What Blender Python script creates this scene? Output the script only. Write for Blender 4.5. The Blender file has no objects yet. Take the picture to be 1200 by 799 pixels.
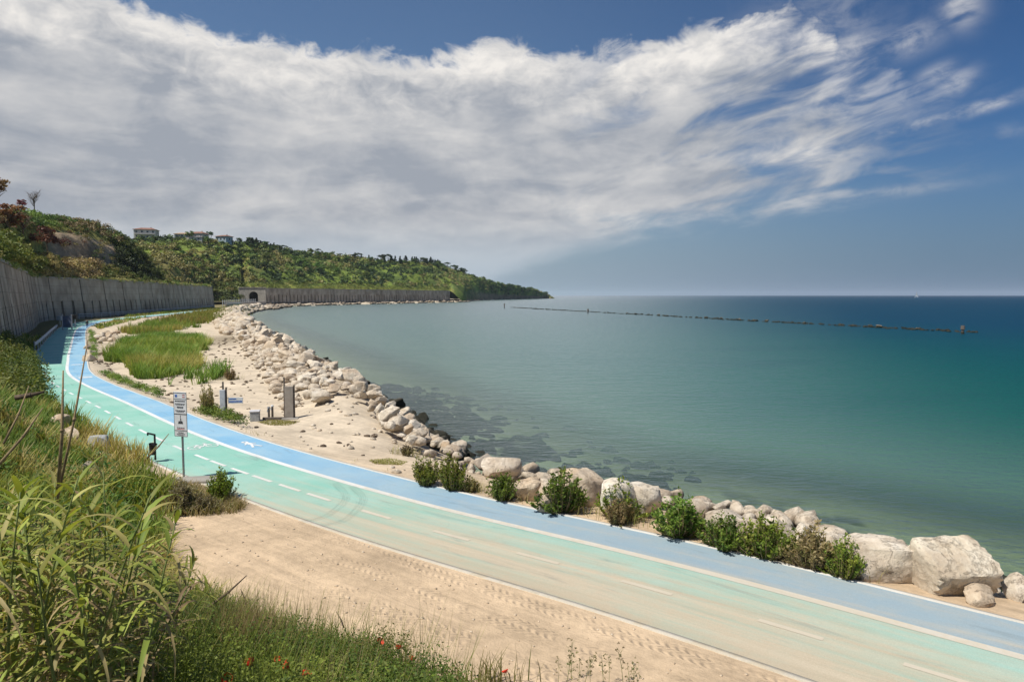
import bpy, math, random
import numpy as np
from mathutils import Vector, Matrix, Euler

random.seed(7)
RNG = np.random.default_rng(11)
S = bpy.context.scene
COL = S.collection
R = math.radians
NOISE = {}

# ------------------------------------------------------------------ camera, sky, sun, exposure
CAM_H, FPX, PITCH = 5.2, 800.0, math.atan(53.5 / 800.0)
cam_d = bpy.data.cameras.new('camera'); cam = bpy.data.objects.new('camera', cam_d); COL.objects.link(cam)
cam.location = (0, 0, CAM_H); cam.rotation_euler = (math.pi / 2 - PITCH, 0, 0)
cam_d.sensor_width = 36.0; cam_d.lens = 24.0; cam_d.clip_start = 0.05; cam_d.clip_end = 60000
S.camera = cam
SUN_EL, SUN_AZ = R(60), (-0.844, -0.536)           # direction towards the sun in plan
S.view_settings.view_transform = 'Standard'; S.view_settings.look = 'None'
S.view_settings.exposure = 0.0; S.view_settings.gamma = 1.0; S.view_settings.use_curve_mapping = False
S.cycles.max_bounces = 6; S.cycles.transparent_max_bounces = 16; S.cycles.diffuse_bounces = 3
S.cycles.glossy_bounces = 3; S.cycles.transmission_bounces = 3; S.cycles.volume_bounces = 1
S.cycles.sample_clamp_indirect = 4.0

def ray(px, py):
    u = (px - 600) / FPX; v = -(py - 399.5) / FPX
    c, s = math.cos(PITCH), math.sin(PITCH)
    return np.array([u, c + v * s, -s + v * c])
def G(px, py, z=0.0):
    d = ray(px, py); t = (z - CAM_H) / d[2]
    return np.array([d[0] * t, d[1] * t, z])
def D(px, py, Y):
    d = ray(px, py); t = Y / d[1]
    return np.array([d[0] * t, Y, CAM_H + d[2] * t])

class N:
    """small helper for building node trees"""
    def __init__(s, nt): s.nt = nt; nt.nodes.clear()
    def n(s, t, ins=None, **kw):
        nd = s.nt.nodes.new(t)
        for k, v in kw.items(): setattr(nd, k, v)
        if ins:
            for k, v in ins.items(): s.put(nd.inputs[k], v)
        return nd
    def put(s, sock, v):
        if isinstance(v, bpy.types.NodeSocket): s.nt.links.new(v, sock)
        else: sock.default_value = v
    def m(s, op, a, b=0.0, c=0.0, clamp=False):
        nd = s.nt.nodes.new('ShaderNodeMath'); nd.operation = op; nd.use_clamp = clamp
        for i, v in enumerate((a, b, c)): s.put(nd.inputs[i], v)
        return nd.outputs[0]
    def ss(s, x, a, b, lo=0.0, hi=1.0):
        nd = s.nt.nodes.new('ShaderNodeMapRange'); nd.interpolation_type = 'SMOOTHSTEP'
        for i, v in enumerate((x, a, b, lo, hi)): s.put(nd.inputs[i], v)
        return nd.outputs[0]
    def mix(s, f, a, b, blend='MIX'):
        nd = s.nt.nodes.new('ShaderNodeMix'); nd.data_type = 'RGBA'; nd.blend_type = blend; nd.clamp_factor = True
        s.put(nd.inputs[0], f)
        for i, v in ((6, a), (7, b)):
            if not isinstance(v, bpy.types.NodeSocket) and len(v) == 3: v = (*v, 1)
            s.put(nd.inputs[i], v)
        return nd.outputs[2]
    def noise(s, vec, scale, detail=4, rough=0.5, dist=0.0, lac=2.0):
        nd = s.n('ShaderNodeTexNoise'); s.put(nd.inputs['Vector'], vec); s.put(nd.inputs['Scale'], scale)
        nd.inputs['Detail'].default_value = detail; nd.inputs['Roughness'].default_value = rough
        nd.inputs['Distortion'].default_value = dist; nd.inputs['Lacunarity'].default_value = lac
        return nd.outputs[0]
    def xyz(s, x, y, z=0.0):
        nd = s.n('ShaderNodeCombineXYZ')
        for i, v in enumerate((x, y, z)): s.put(nd.inputs[i], v)
        return nd.outputs[0]
    def sep(s, v):
        nd = s.n('ShaderNodeSeparateXYZ'); s.put(nd.inputs[0], v); return nd.outputs
    def curve(s, x, pts):
        nd = s.n('ShaderNodeFloatCurve'); s.put(nd.inputs['Value'], x)
        c = nd.mapping.curves[0]
        for i, (a, b) in enumerate(pts):
            if i < 2: c.points[i].location = (a, b)
            else: c.points.new(a, b)
        for p in c.points: p.handle_type = 'VECTOR'
        nd.mapping.use_clip = False; nd.mapping.update()
        return nd.outputs[0]

def build_world():
    w = bpy.data.worlds.new('World'); S.world = w; w.use_nodes = True
    q = N(w.node_tree)
    d = q.n('ShaderNodeTexCoord').outputs['Generated']
    x, y, z = q.sep(d)
    sky = q.n('ShaderNodeTexSky', sky_type='NISHITA', sun_disc=False)
    sky.sun_elevation = SUN_EL; sky.sun_rotation = math.atan2(SUN_AZ[0], SUN_AZ[1])
    sky.altitude = 0; sky.air_density = 1.0; sky.dust_density = 0.6; sky.ozone_density = 2.5
    az = q.m('ARCTAN2', x, y); el = q.m('ARCSINE', z)
    a = q.m('MULTIPLY_ADD', az, 1 / R(120), 0.5, clamp=True)
    def A(px, py):
        v = ray(px, py); v = v / np.linalg.norm(v)
        return math.atan2(v[0], v[1]), math.asin(v[2])
    def P(px, py):
        t, e = A(px, py); return (t / R(120) + 0.5, e / R(40) + 0.5)
    top = [P(-150, -150), P(0, -40), P(110, -20), P(165, 2), P(205, 22), P(260, 36), P(330, 48), P(420, 58), P(480, 66), P(530, 60),
           P(560, 48), P(592, 42), P(625, 60), P(665, 62), P(720, 52), P(780, 42), P(840, 24), P(890, 10), P(925, 5), P(955, 22),
           P(985, 58), P(1040, 70), P(1100, 80), P(1200, 90)]
    bot = [P(-150, 420), P(300, 420), P(470, 390), P(560, 350), P(620, 316), P(680, 296), P(760, 279), P(840, 266), P(920, 252), P(1000, 238),
           P(1060, 230), P(1100, 226), P(1200, 220)]
    # plane of the cloud layer, turned so that the first axis runs along the streaks
    zi = q.m('DIVIDE', 1.0, q.m('ADD', q.m('MAXIMUM', z, 0.0), 0.07))
    px_, py_ = q.m('MULTIPLY', x, zi), q.m('MULTIPLY', y, zi)
    t = R(-27)
    al = q.m('ADD', q.m('MULTIPLY', px_, math.sin(t)), q.m('MULTIPLY', py_, math.cos(t)))
    ac = q.m('SUBTRACT', q.m('MULTIPLY', px_, math.cos(t)), q.m('MULTIPLY', py_, math.sin(t)))
    n_str = q.noise(q.xyz(q.m('MULTIPLY', al, 0.55), q.m('MULTIPLY', ac, 2.6), 3.1), 1.0, 6, 0.5, 0.4)
    n_puff = q.noise(q.xyz(q.m('MULTIPLY', al, 1.6), q.m('MULTIPLY', ac, 2.2), 9.7), 1.6, 5, 0.5, 0.4)
    n_big = q.noise(q.xyz(q.m('MULTIPLY', al, 0.5), q.m('MULTIPLY', ac, 0.9), 1.3), 1.0, 4, 0.5, 0.4)
    n_edge = q.noise(q.xyz(q.m('MULTIPLY', az, 22.0), q.m('MULTIPLY', el, 34.0), 5.0), 1.0, 7, 0.62, 0.4)
    n_ang = q.noise(q.xyz(q.m('MULTIPLY', az, 8.0), q.m('MULTIPLY_ADD', el, 24.0, q.m('MULTIPLY', az, q.ss(az, R(-5), R(25), -.6, -4.2))), 2.0), 1.0, 6, 0.55, 0.55)
    te = q.m('MULTIPLY', q.m('SUBTRACT', q.curve(a, top), 0.5), R(40))
    be = q.m('MULTIPLY', q.m('SUBTRACT', q.curve(a, bot), 0.5), R(40))
    ne = q.m('MULTIPLY', q.m('SUBTRACT', n_edge, 0.5), 0.075)
    # distance inside the top edge and the lower edge, in radians
    dt = q.m('SUBTRACT', te, q.m('ADD', el, ne))
    ns = q.m('MULTIPLY', q.m('SUBTRACT', n_ang, 0.5), 0.05)
    db = q.m('SUBTRACT', q.m('ADD', el, ns), be)
    m_top = q.ss(dt, -0.004, 0.018)
    m_bot = q.ss(db, -0.012, 0.030)
    # the sheet frays into streaks towards its right end
    fray = q.ss(az, R(8), R(28))
    solid = q.m('SUBTRACT', q.m('MULTIPLY', n_str, 0.32), q.m('MULTIPLY_ADD', n_ang, -0.68, 0.0))
    dens_r = q.ss(q.m('ADD', solid, q.m('MULTIPLY', fray, -0.165)), 0.24, 0.50)
    dens = q.m('MULTIPLY', q.m('MULTIPLY', m_top, m_bot), q.m('MAXIMUM', dens_r, q.m('SUBTRACT', 1.0, q.ss(az, R(2), R(17)))))
    # single wisps to the right of the sheet
    def wisp(px, py, rx, ry, rot, amt):
        ca, ce = A(px, py)
        dx = q.m('SUBTRACT', az, ca); dy = q.m('SUBTRACT', el, ce)
        c, s = math.cos(R(rot)), math.sin(R(rot))
        uu = q.m('ADD', q.m('MULTIPLY', dx, c), q.m('MULTIPLY', dy, s)); vv = q.m('SUBTRACT', q.m('MULTIPLY', dy, c), q.m('MULTIPLY', dx, s))
        rr = q.m('ADD', q.m('POWER', q.m('DIVIDE', uu, rx), 2.0), q.m('POWER', q.m('DIVIDE', vv, ry), 2.0))
        g = q.m('POWER', 2.718, q.m('MULTIPLY', rr, -1.0))
        nz = q.m('ADD', q.m('MULTIPLY', n_ang, 0.55), q.m('MULTIPLY', n_edge, 0.45))
        return q.m('MULTIPLY', q.m('MULTIPLY', g, amt), q.ss(nz, 0.36, 0.62))
    ws = [wisp(1062, 48, .035, .016, 10, .5), wisp(1125, 8, .018, .022, 40, .6), wisp(1098, 88, .02, .010, 15, .5), wisp(1120, 98, .02, .012, 25, .5),
          wisp(1080, 146, .10, .0065, 11, .7), wisp(1160, 124, .030, .006, 16, .6), wisp(1165, 160, .045, .009, 5, .32), wisp(960, 66, .07, .016, 8, .8),
          wisp(1010, 166, .06, .008, 10, .7), wisp(960, 118, .05, .010, 10, .4), wisp(1095, 112, .02, .006, 15, .4),
          wisp(930, 60, .10, .05, 20, .35), wisp(1040, 225, .08, .009, 5, .5)]
    m_r = q.ss(q.m('ADD', az, q.m('ADD', q.m('MULTIPLY_ADD', n_ang, .45, -.225), q.m('MULTIPLY_ADD', n_edge, .16, -.08))), R(34), R(27))
    dens = q.m('MULTIPLY', dens, m_r)
    for wv in ws: dens = q.m('MAXIMUM', dens, wv)
    dens = q.m('MULTIPLY', dens, q.ss(y, -0.2, 0.15))
    # cloud brightness: bright top edge, grey belly, streaks of light through it
    edge = q.ss(dt, 0.10, 0.0)
    belly = q.ss(az, R(-2), R(-30))
    low = q.ss(el, R(9), R(1))
    n_soft = q.noise(q.xyz(q.m('MULTIPLY', az, 5.0), q.m('MULTIPLY', el, 15.0), 8.0), 1.0, 5, 0.5, 0.3)
    lum = q.m('ADD', q.m('MULTIPLY', edge, 0.62), q.m('MULTIPLY', q.ss(n_ang, 0.36, 0.74), 0.26))
    lum = q.m('ADD', lum, q.m('MULTIPLY', q.m('SUBTRACT', n_edge, 0.5), q.m('MULTIPLY_ADD', edge, .9, .45)))
    lum = q.m('ADD', lum, q.m('MULTIPLY', q.m('SUBTRACT', n_soft, 0.44), 1.7))
    lum = q.m('ADD', lum, q.m('MULTIPLY', q.m('SUBTRACT', n_big, 0.5), 0.25))
    lum = q.m('ADD', lum, q.m('MULTIPLY', q.ss(az, R(-18), R(12)), 0.08))
    lum = q.m('ADD', lum, q.m('MULTIPLY', low, 0.12), clamp=True)
    cc = q.mix(lum, (0.345, 0.375, 0.43), (0.90, 0.865, 0.82))
    veil = q.mix(q.ss(el, R(7), R(1.5)), cc, (0.46, 0.53, 0.60))
    # the sky itself, deeper blue away from the sun
    g = q.n('ShaderNodeGamma', {'Color': sky.outputs[0], 'Gamma': 1.0}).outputs[0]
    deep = q.ss(az, R(-10), R(40))
    tint = q.mix(deep, (0.78, 0.90, 1.0), (0.29, 0.50, 0.74))
    hz = q.ss(el, R(12), R(0))
    skyc = q.mix(1.0, g, tint, 'MULTIPLY')
    hor = q.mix(deep, (0.30 / .085, 0.385 / .085, 0.47 / .085), (0.130 / .085, 0.205 / .085, 0.305 / .085))
    skyc = q.mix(q.m('MULTIPLY', hz, .9), skyc, hor)
    bs = q.n('ShaderNodeBackground', {'Color': skyc, 'Strength': 0.085})
    bc = q.n('ShaderNodeBackground', {'Color': veil, 'Strength': 1.0})
    ms = q.n('ShaderNodeMixShader', {0: dens, 1: bs.outputs[0], 2: bc.outputs[0]})
    o = q.n('ShaderNodeOutputWorld'); q.nt.links.new(ms.outputs[0], o.inputs[0])
build_world()
sd_ = bpy.data.lights.new('sun', 'SUN'); sd_.energy = 5.0; sd_.angle = R(0.5); sd_.color = (1.0, 0.94, 0.84)
sun = bpy.data.objects.new('sun', sd_); COL.objects.link(sun)
sv = Vector((SUN_AZ[0] * math.cos(SUN_EL), SUN_AZ[1] * math.cos(SUN_EL), math.sin(SUN_EL)))
sun.rotation_euler = sv.to_track_quat('Z', 'Y').to_euler(); sun.location = (0, 0, 60)

# ------------------------------------------------------------------ numeric helpers
def hash2(ix, iy, seed=0):
    h = (ix.astype(np.int64) * 374761393 + iy.astype(np.int64) * 668265263 + seed * 982451653) & 0xffffffff
    h = ((h ^ (h >> 13)) * 1274126177) & 0xffffffff
    return ((h ^ (h >> 16)) & 0xffffff) / float(0xffffff)
def vnoise(x, y, seed=0):
    ix, iy = np.floor(x), np.floor(y); fx, fy = x - ix, y - iy
    fx = fx * fx * (3 - 2 * fx); fy = fy * fy * (3 - 2 * fy)
    a = hash2(ix, iy, seed); b = hash2(ix + 1, iy, seed); c = hash2(ix, iy + 1, seed); d = hash2(ix + 1, iy + 1, seed)
    return a + (b - a) * fx + (c - a) * fy + (a - b - c + d) * fx * fy
def fbm(x, y, oct=4, seed=0):
    s = 0; amp = 0.5; tot = 0
    for i in range(oct):
        s = s + amp * vnoise(x * 2 ** i + 17.3 * i, y * 2 ** i - 9.1 * i, seed + i); tot += amp; amp *= 0.5
    return s / tot
def sst(x, a, b):
    t = np.clip((x - a) / (b - a), 0, 1); return t * t * (3 - 2 * t)
def side_dist(P, L):
    """signed distance of points to polyline L (positive on its left), with arc length of the nearest point"""
    P = np.asarray(P, float)[:, :2]; L = np.asarray(L, float)[:, :2]
    best = np.full(len(P), 1e18); sg = np.zeros(len(P)); arc = np.zeros(len(P)); s0 = 0
    for a, b in zip(L[:-1], L[1:]):
        ab = b - a; l2 = ab @ ab; l = math.sqrt(l2)
        t = np.clip(((P - a) @ ab) / l2, 0, 1)
        dlt = P - a - t[:, None] * ab; d2 = (dlt ** 2).sum(1)
        cr = ab[0] * (P[:, 1] - a[1]) - ab[1] * (P[:, 0] - a[0])
        u = d2 < best - 1e-9
        best[u] = d2[u]; sg[u] = np.sign(cr[u]); arc[u] = s0 + t[u] * l; s0 += l
    return np.sqrt(best) * sg, arc
def spline(pts, step=0.5, smooth=3):
    p = np.array(pts, float)[:, :2]; p = np.vstack([2 * p[0] - p[1], p, 2 * p[-1] - p[-2]]); out = []
    for i in range(1, len(p) - 2):
        a, b, c, d = p[i - 1:i + 3]
        for t in np.linspace(0, 1, max(2, int(np.linalg.norm(c - b) / step * 2)), endpoint=False):
            out.append(0.5 * ((2 * b) + (c - a) * t + (2 * a - 5 * b + 4 * c - d) * t * t + (3 * b - a - 3 * c + d) * t ** 3))
    out.append(p[-2]); out = np.array(out)
    s = np.r_[0, np.cumsum(np.linalg.norm(np.diff(out, axis=0), axis=1))]
    q = np.linspace(0, s[-1], max(2, int(s[-1] / step)))
    o = np.c_[np.interp(q, s, out[:, 0]), np.interp(q, s, out[:, 1])]
    for _ in range(smooth):
        o[1:-1] = 0.25 * o[:-2] + 0.5 * o[1:-1] + 0.25 * o[2:]
    return o
def right_normals(o):
    t = np.gradient(o, axis=0); t /= np.linalg.norm(t, axis=1)[:, None]
    return np.c_[t[:, 1], -t[:, 0]]

# ------------------------------------------------------------------ mesh helpers
def mesh_np(name, V, F, mats, parent=None, col=None, smooth=False, midx=None, uv=None, attrs=None):
    V = np.asarray(V, np.float32)
    if not isinstance(F, (list, tuple)) or (len(F) and not isinstance(F[0], np.ndarray)): F = [np.asarray(F, np.int32)]
    F = [f for f in F if len(f)]
    me = bpy.data.meshes.new(name)
    me.vertices.add(len(V)); me.vertices.foreach_set('co', V.ravel())
    loops = np.concatenate([f.ravel() for f in F]).astype(np.int32)
    tot = np.concatenate([np.full(len(f), f.shape[1], np.int32) for f in F])
    st = np.r_[0, np.cumsum(tot)[:-1]].astype(np.int32)
    me.loops.add(len(loops)); me.loops.foreach_set('vertex_index', loops)
    me.polygons.add(len(tot)); me.polygons.foreach_set('loop_start', st); me.polygons.foreach_set('loop_total', tot)
    if smooth: me.polygons.foreach_set('use_smooth', np.ones(len(tot), bool))
    if midx is not None: me.polygons.foreach_set('material_index', np.asarray(midx, np.int32))
    me.update(calc_edges=True)
    if col is not None:
        a = me.color_attributes.new('Col', 'FLOAT_COLOR', 'POINT')
        c = np.ones((len(V), 4), np.float32); c[:, :3] = col; a.data.foreach_set('color', c.ravel())
    if uv is not None:
        u = me.uv_layers.new(name='UVMap'); u.data.foreach_set('uv', np.asarray(uv, np.float32)[loops].ravel())
    for k, v in (attrs or {}).items():
        a = me.attributes.new(k, 'FLOAT', 'POINT'); a.data.foreach_set('value', np.asarray(v, np.float32))
    for m in (mats if isinstance(mats, (list, tuple)) else [mats]): me.materials.append(m)
    o = bpy.data.objects.new(name, me); COL.objects.link(o)
    if parent: o.parent = parent
    return o
class MB:
    """collects boxes, tubes and polygons; build() links them as ONE mesh object"""
    def __init__(s): s.v = []; s.f = []; s.mi = []; s.cur = 0
    def add(s, vs, fs):
        k = len(s.v); s.v += [tuple(map(float, v)) for v in vs]; s.f += [tuple(i + k for i in f) for f in fs]; s.mi += [s.cur] * len(fs)
    def hexa(s, p):
        s.add(p, [(3, 2, 1, 0), (4, 5, 6, 7), (0, 1, 5, 4), (1, 2, 6, 5), (2, 3, 7, 6), (3, 0, 4, 7)])
    def box(s, c, d, rz=0, rx=0, bev=0.0, ry=0):
        M = Euler((rx, ry, rz)).to_matrix(); x, y, z = (i / 2 for i in d)
        if bev <= 0:
            P = [(-x, -y, -z), (x, -y, -z), (x, y, -z), (-x, y, -z), (-x, -y, z), (x, -y, z), (x, y, z), (-x, y, z)]
            s.hexa([M @ Vector(p) + Vector(c) for p in P]); return
        b = min(bev, x * .9, y * .9, z * .9)
        rings = []
        for zz, i in ((-z, b), (-z + b, 0), (z - b, 0), (z, b)):
            X, Y = x - i, y - i
            rings.append([(-X, -Y + (b - i), zz), (-X + (b - i), -Y, zz), (X - (b - i), -Y, zz), (X, -Y + (b - i), zz), (X, Y - (b - i), zz), (X - (b - i), Y, zz), (-X + (b - i), Y, zz), (-X, Y - (b - i), zz)] if i == 0 else
                         [(-X, -Y + 1e-4, zz), (-X + 1e-4, -Y, zz), (X - 1e-4, -Y, zz), (X, -Y + 1e-4, zz), (X, Y - 1e-4, zz), (X - 1e-4, Y, zz), (-X + 1e-4, Y, zz), (-X, Y - 1e-4, zz)])
        vs = [M @ Vector(p) + Vector(c) for r in rings for p in r]
        fs = [tuple(range(7, -1, -1)), tuple(range(24, 32))]
        for r in range(3):
            for i in range(8): j = (i + 1) % 8; fs.append((r * 8 + i, r * 8 + j, r * 8 + 8 + j, r * 8 + 8 + i))
        s.add(vs, fs)
    def tube(s, pts, rad, n=8, cap=True):
        pts = [Vector(p) for p in pts]; rad = rad if isinstance(rad, (list, tuple)) else [rad] * len(pts)
        vs = []; fs = []
        for i, p in enumerate(pts):
            t = (pts[min(i + 1, len(pts) - 1)] - pts[max(i - 1, 0)]).normalized()
            a = t.cross(Vector((0, 0, 1)) if abs(t.z) < 0.9 else Vector((1, 0, 0))).normalized(); b = t.cross(a)
            for k in range(n):
                th = 2 * math.pi * k / n; vs.append(p + (a * math.cos(th) + b * math.sin(th)) * rad[i])
        for i in range(len(pts) - 1):
            for k in range(n):
                j = (k + 1) % n; fs.append((i * n + j, i * n + k, i * n + n + k, i * n + n + j))
        if cap: fs += [tuple(range(n)), tuple(range(len(vs) - 1, len(vs) - n - 1, -1))]
        s.add(vs, fs)
    def build(s, name, mats, parent=None, smooth=False, angle=None):
        me = bpy.data.meshes.new(name); me.from_pydata(s.v, [], s.f); me.update()
        for m in (mats if isinstance(mats, (list, tuple)) else [mats]): me.materials.append(m)
        me.polygons.foreach_set('material_index', np.array(s.mi, np.int32))
        if smooth: me.polygons.foreach_set('use_smooth', np.ones(len(s.f), bool))
        if angle: me.set_sharp_from_angle(angle=angle)
        o = bpy.data.objects.new(name, me); COL.objects.link(o)
        if parent: o.parent = parent
        return o
def tag(o, label=None, cat=None, group=None, kind=None):
    for k, v in (('label', label), ('category', cat), ('group', group), ('kind', kind)):
        if v: o[k] = v
    return o
def empty(name, loc, label, cat, group=None, rz=0):
    o = bpy.data.objects.new(name, None); COL.objects.link(o); o.location = [float(i) for i in loc]; o.rotation_euler = (0, 0, rz)
    o.empty_display_size = 0.2
    return tag(o, label, cat, group)
def copy_tree(o, parent=None):
    c = o.copy(); COL.objects.link(c); c.parent = parent
    for ch in list(o.children): copy_tree(ch, c)
    return c
def struct(o): o['kind'] = 'structure'; return o
def stuff(o, label, cat): return tag(o, label, cat, kind='stuff')

# ------------------------------------------------------------------ materials
def mat(name, fn):
    m = bpy.data.materials.new(name); m.use_nodes = True; q = N(m.node_tree)
    sh = fn(q); o = q.n('ShaderNodeOutputMaterial'); q.nt.links.new(sh, o.inputs[0]); return m
def pbsdf(q, c, rough=0.8, normal=None, metal=0.0, spec=0.3):
    i = {'Base Color': c if isinstance(c, bpy.types.NodeSocket) else (*c, 1), 'Roughness': rough, 'Metallic': metal, 'Specular IOR Level': spec}
    if normal is not None: i['Normal'] = normal
    return q.n('ShaderNodeBsdfPrincipled', i).outputs[0]
def bump(q, h, strength=0.4, dist=0.05):
    return q.n('ShaderNodeBump', {'Height': h, 'Strength': strength, 'Distance': dist}).outputs[0]
def wpos(q): return q.n('ShaderNodeNewGeometry').outputs['Position']
def opos(q): return q.n('ShaderNodeTexCoord').outputs['Object']
def simple(name, c, rough=0.7, var=0.25, scale=6, metal=0.0, spec=0.3):
    def f(q):
        n = q.noise(opos(q), scale, 5, 0.6)
        a = tuple(i * (1 - var) for i in c); b = tuple(min(1, i * (1 + var)) for i in c)
        return pbsdf(q, q.mix(q.ss(n, .3, .7), a, b), rough, bump(q, n, .15, .02), metal, spec)
    return mat(name, f)
def leafmat(name, trans=0.3, rnd=0.25, hue=0.02, rough=0.55):
    def f(q):
        c = q.n('ShaderNodeVertexColor', layer_name='Col').outputs[0]
        r = q.n('ShaderNodeObjectInfo').outputs['Random']
        h = q.n('ShaderNodeHueSaturation', {'Hue': q.m('MULTIPLY_ADD', r, hue * 2, .5 - hue), 'Saturation': 1.0, 'Value': q.m('MULTIPLY_ADD', r, rnd * 2, 1 - rnd), 'Color': c}).outputs[0]
        p = pbsdf(q, h, rough, spec=0.25)
        t = q.n('ShaderNodeBsdfTranslucent', {'Color': q.mix(1.0, h, (1.25, 1.2, .6), 'MULTIPLY')}).outputs[0]
        return q.n('ShaderNodeMixShader', {0: trans, 1: p, 2: t}).outputs[0]
    return mat(name, f)
def stone_mat(name, dark, light, wet=True):
    def f(q):
        p = wpos(q); o = opos(q)
        r = q.n('ShaderNodeObjectInfo').outputs['Random']
        n1 = q.noise(p, 1.6, 8, .62); n2 = q.noise(p, 9.0, 6, .65); n3 = q.noise(p, 0.6, 3)
        c = q.mix(q.ss(q.m('MULTIPLY_ADD', n1, .65, q.m('MULTIPLY', n2, .35)), .36, .60), dark, light)
        c = q.mix(q.m('MULTIPLY', q.ss(n3, .5, .72), .5), c, (0.50, 0.34, 0.21))
        n4 = q.noise(p, 1.05, 2, .4); c = q.mix(q.m('MULTIPLY', q.ss(n4, .50, .66), .50), c, (0.40, 0.315, 0.23)); c = q.mix(q.m('MULTIPLY', q.ss(n4, .46, .34), .35), c, (0.80, 0.75, 0.66))
        c = q.mix(q.m('MULTIPLY', r, .32), c, (0.33, 0.265, 0.20))
        crk = q.m('ABSOLUTE', q.m('SUBTRACT', q.noise(p, 1.9, 9, .74, .6), .5)); pit = q.ss(crk, .0, .012)
        c = q.mix(q.m('MULTIPLY_ADD', pit, .14, .86), q.mix(1.0, c, (.50, .44, .38), 'MULTIPLY'), c)
        c = q.mix(q.m('MULTIPLY', q.ss(q.noise(p, 3.3, 7, .7), .53, .68), .55), c, (0.30, 0.235, 0.165))
        if wet:
            z = q.sep(p)[2]
            w = q.ss(q.m('ADD', z, q.m('MULTIPLY', n1, -.9)), -.85, -1.35)
            c = q.mix(w, c, (0.035, 0.035, 0.026))
        h = q.m('ADD', q.m('MULTIPLY', n1, 1.0), q.m('ADD', q.m('MULTIPLY', n2, .35), q.m('MULTIPLY', pit, .10)))
        return pbsdf(q, c, .9, bump(q, h, .8, .12), spec=.15)
    return mat(name, f)

M = {}
M['stone'] = stone_mat('limestone', (0.50, 0.405, 0.295), (0.80, 0.715, 0.58))
M['stone_white'] = stone_mat('white_limestone', (0.62, 0.54, 0.42), (0.86, 0.79, 0.67))
M['stone_tan'] = stone_mat('tan_limestone', (0.50, 0.38, 0.26), (0.72, 0.60, 0.45))
M['stone_cream'] = stone_mat('cream_limestone', (0.66, 0.55, 0.40), (0.84, 0.76, 0.61))
M['stone_dark'] = stone_mat('dark_rock', (0.10, 0.085, 0.065), (0.24, 0.20, 0.16))
M['leaf'] = leafmat('leaf')
M['leaf_far'] = leafmat('leaf_distant', trans=.18, rnd=.35, hue=.03)
M['bark'] = simple('bark', (0.11, 0.08, 0.055), .9, .4, 9)
M['stem'] = simple('dry_stem', (0.26, 0.19, 0.10), .8, .3, 12)
M['greenstem'] = simple('green_stem', (0.16, 0.20, 0.06), .7, .3, 12)
M['galv'] = simple('galvanised_steel', (0.36, 0.37, 0.38), .45, .15, 20, metal=.6)
M['whitepanel'] = simple('white_enamel', (0.72, 0.73, 0.74), .45, .08, 8)
M['ink'] = simple('dark_print', (0.05, 0.05, 0.055), .6)
M['red'] = simple('red_print', (0.45, 0.06, 0.05), .6)
M['blueprint'] = simple('blue_print', (0.10, 0.19, 0.50), .6)
M['black'] = simple('black_plastic', (0.018, 0.018, 0.02), .5, .3, 7)
M['taupe'] = simple('weathered_panel', (0.33, 0.29, 0.25), .8, .15, 5)
M['palepanel'] = simple('pale_grey_panel', (0.52, 0.52, 0.54), .7, .15, 5)
M['timber'] = simple('grey_timber', (0.14, 0.115, 0.095), .85, .35, 14)
M['greybox'] = simple('grey_cement_block', (0.36, 0.37, 0.37), .85, .2, 8)
M['railing'] = simple('pale_rail_metal', (0.45, 0.47, 0.50), .5, .1, 3)
M['orange'] = simple('faded_orange_paint', (0.62, 0.17, 0.08), .6)
M['white'] = simple('white_paint', (0.78, 0.78, 0.77), .5, .08, 4)
M['poppy'] = simple('poppy_red', (0.62, 0.045, 0.02), .6, .2, 30)
M['rooftile'] = simple('terracotta_roof', (0.24, 0.125, 0.09), .85, .3, 1.2)
M['rooftan'] = simple('tan_roof', (0.42, 0.28, 0.18), .85, .3, 1.2)
M['roofgrey'] = simple('grey_roof', (0.23, 0.22, 0.23), .8, .2, 1.2)
M['render_cream'] = simple('cream_render', (0.55, 0.50, 0.42), .9, .12, .6)
M['render_white'] = simple('white_render', (0.52, 0.50, 0.47), .9, .1, .6)
M['render_blue'] = simple('pale_blue_render', (0.34, 0.42, 0.46), .9, .1, .6)
M['glassdark'] = simple('window_glass', (0.035, 0.045, 0.055), .15, .2, 3, spec=.6)
M['skin'] = simple('skin', (0.45, 0.28, 0.2), .7, .1)
M['trousers'] = simple('blue_trousers', (0.05, 0.10, 0.26), .9, .2)
M['recess_shade'] = simple('tunnel_lining', (0.05, 0.05, 0.05), .95, .3, 1)

def m_concrete(q):
    p = wpos(q); z = q.sep(p)[2]
    n1 = q.noise(p, .25, 6, .6); n2 = q.noise(p, 2.0, 6, .65)
    streak = q.noise(q.n('ShaderNodeMapping', {'Vector': p, 'Scale': (.42, .42, .07)}).outputs[0], 1.0, 6, .6)
    c = q.mix(q.ss(n1, .3, .7), (0.29, 0.245, 0.195), (0.46, 0.405, 0.335))
    c = q.mix(q.m('MULTIPLY', q.ss(streak, .48, .74), .55), c, (0.13, 0.122, 0.11))
    c = q.mix(q.m('MULTIPLY', q.ss(n2, .55, .75), .4), c, (0.16, 0.15, 0.135))
    ln = q.m('ABSOLUTE', q.m('SUBTRACT', q.m('FRACT', q.m('MULTIPLY', q.m('ADD', z, q.m('MULTIPLY', n1, .25)), .62)), .5))
    c = q.mix(q.m('MULTIPLY', q.ss(ln, .04, .01), .45), c, (0.12, 0.11, 0.10))
    n3 = q.noise(p, .12, 5, .6); c = q.mix(q.m('MULTIPLY', q.ss(n3, .50, .66), .5), c, (0.17, 0.145, 0.115))
    tie = q.noise(p, 5.0, 2, .5)
    c = q.mix(q.ss(tie, .74, .78), c, (0.06, 0.06, 0.06))
    return pbsdf(q, c, .92, bump(q, n2, .5, .06), spec=.15)
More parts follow.
